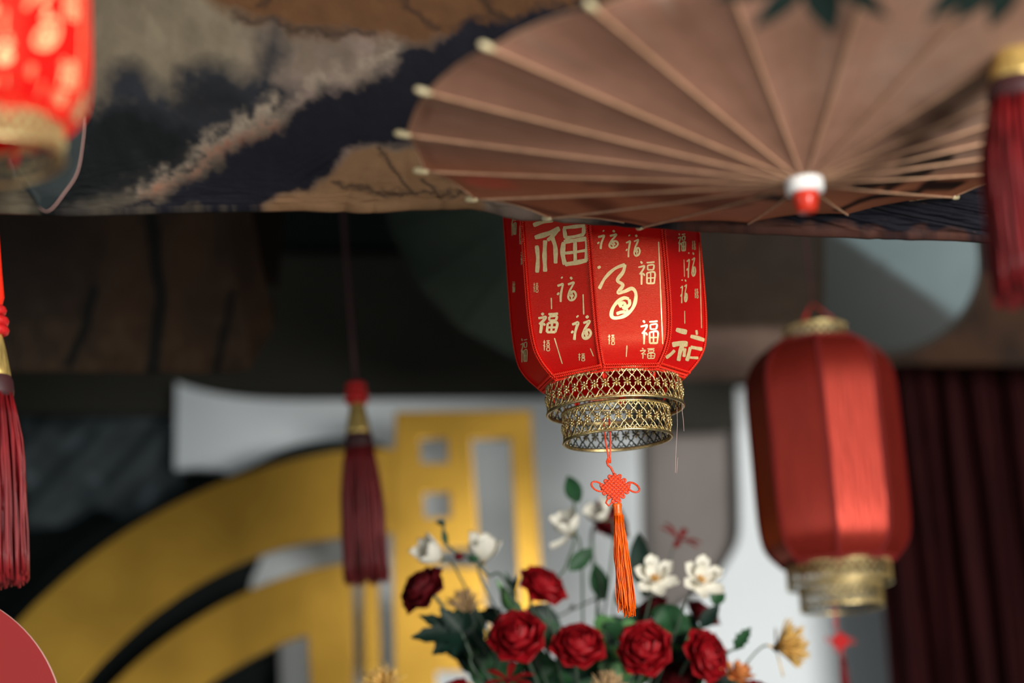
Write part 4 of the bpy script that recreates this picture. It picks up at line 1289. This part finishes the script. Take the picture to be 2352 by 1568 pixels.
sprig('leafy twig with a broad dark leaf behind the tassel fringe', [(1375, 1310), (1382, 1370), (1370, 1430)], [((1386, 1376), (1366, 1292), 22), ((1472, 1345), (1466, 1222), 27), ((1478, 1370), (1500, 1270), 22)], 3.52, ['leaf', 'leaf_dark'])
sprig('curling magnolia twig with a bud crossing the gold emblem', [(1006, 1196), (1020, 1200), (1018, 1240), (1050, 1268), (1085, 1285), (1120, 1320), (1180, 1372)], [((1022, 1206), (1000, 1198), 5), ((1018, 1215), (1028, 1252), 6), ((1170, 1372), (1190, 1320), 8)], 3.42, ['leaf_dark', 'leaf'], buds=(((1088, 1282), 10, 'leaf'), ((1054, 1278), 9, 'rose_dark')))
sprig('black lobed leaf spreading in front of the gold emblem', [(1060, 1452), (1080, 1500), (1110, 1568)], [((1062, 1455), (944, 1462), 24), ((1062, 1452), (962, 1412), 17), ((1060, 1450), (1010, 1396), 19), ((1058, 1456), (992, 1502), 21), ((1064, 1450), (1072, 1402), 19), ((1066, 1460), (1040, 1512), 15)], 3.40, ['leaf_dark'], serr=.22)
sprig('bright green young leaves above the full red rose', [(1150, 1345), (1165, 1390), (1200, 1450)], [((1180, 1400), (1140, 1330), 11), ((1175, 1405), (1150, 1360), 14), ((1200, 1405), (1160, 1372), 12), ((1185, 1380), (1162, 1312), 8)], 3.46, ['leaf_light', 'leaf'])
sprig('small toothed green leaf on a thin stalk beside the white screen', [(1690, 1488), (1660, 1510), (1600, 1600)], [((1688, 1492), (1724, 1440), 15)], 3.42, ['leaf'], serr=.3)
sprig('dark glossy leaves between the tight rose and open roses', [(1230, 1400), (1260, 1440), (1290, 1500)], [((1215, 1395), (1290, 1440), 26), ((1250, 1420), (1272, 1500), 30), ((1240, 1440), (1210, 1392), 18), ((1272, 1440), (1300, 1520), 24)], 3.50, ['leaf_dark', 'leaf'])
sprig('broad green leaves under the splayed ivory magnolia', [(1540, 1400), (1530, 1450), (1500, 1540)], [((1500, 1400), (1590, 1452), 34), ((1530, 1410), (1566, 1470), 32), ((1640, 1388), (1660, 1350), 18), ((1610, 1440), (1652, 1388), 18), ((1560, 1400), (1500, 1450), 28)], 3.44, ['leaf', 'leaf_dark'])
sprig('thin bare forked twig showing against the white screen', [(1375, 1372), (1330, 1392), (1290, 1412), (1250, 1450)], [((1372, 1370), (1392, 1362), 5), ((1310, 1400), (1318, 1388), 5)], 3.58, ['leaf_dark'], r=.0014)
spots = [(1110, 1480), (1120, 1540), (1240, 1520), (1270, 1560), (1400, 1500), (1420, 1545), (1390, 1450), (1540, 1500), (1555, 1530), (1650, 1560), (1230, 1570), (1330, 1570), (1090, 1430), (1580, 1440), (1440, 1420)]
names = ['beside the black lobed leaf', 'above the pointed red lily', 'below the full red rose', 'below the gaping rose', 'between the gaping rose and the widest rose', 'above the straw coloured flower', 'under the tassel tip',
         'behind the widest rose', 'between the widest rose and the aside turned rose', 'under the apricot blossom', 'next to the pointed red lily', 'low beneath the gaping rose', 'under the dried tuft', 'among the small dark roses', 'beside the splayed magnolia']
for (x, y), nm in zip(spots, names):
    lv = []
    for k in range(13):
        a = random.uniform(0, 6.283); L = random.uniform(45, 85)
        bx, by = x + random.uniform(-34, 34), y + random.uniform(-10, 50)
        lv.append(((bx, by), (bx + L * math.cos(a), by + L * math.sin(a) * .8), random.uniform(18, 30)))
    sprig('cluster of dark green leaves ' + nm, [(x, y), (x + 4, y + 30), (x * .6 + 1375 * .4, y + 120)], lv, 3.48 + random.uniform(-.03, .06), random.choice([['leaf_dark', 'leaf'], ['leaf_dark', 'leaf_dark', 'leaf'], ['leaf', 'leaf_dark', 'leaf_light']]))
# vessel and stand below the picture, holding the stems
t = thing('flower_vase', 'white ceramic vase holding the red and ivory flower arrangement', 'vase', (GP.x, GP.y, GP.z - .26))
MB().lathe([(0, 0), (.07, 0), (.10, .05), (.115, .12), (.09, .20), (.055, .24), (.065, .275), (.058, .275), (.048, .24), (.08, .20), (.10, .12), (.06, .02), (0, .015)], 40).build('body', M['ceramic'], t)
t = thing('flower_stand', 'dark wooden stand carrying the white flower vase', 'stand', (GP.x, GP.y, 0))
MB().box((-.16, -.16, GP.z - .30), (.16, .16, GP.z - .26)).build('top', M['wood'], t, False)
for sx in (-1, 1):
    for sy in (-1, 1):
        MB().box((sx * .13 - .015, sy * .13 - .015, 0), (sx * .13 + .015, sy * .13 + .015, GP.z - .30)).build('leg', M['wood'], t, False)
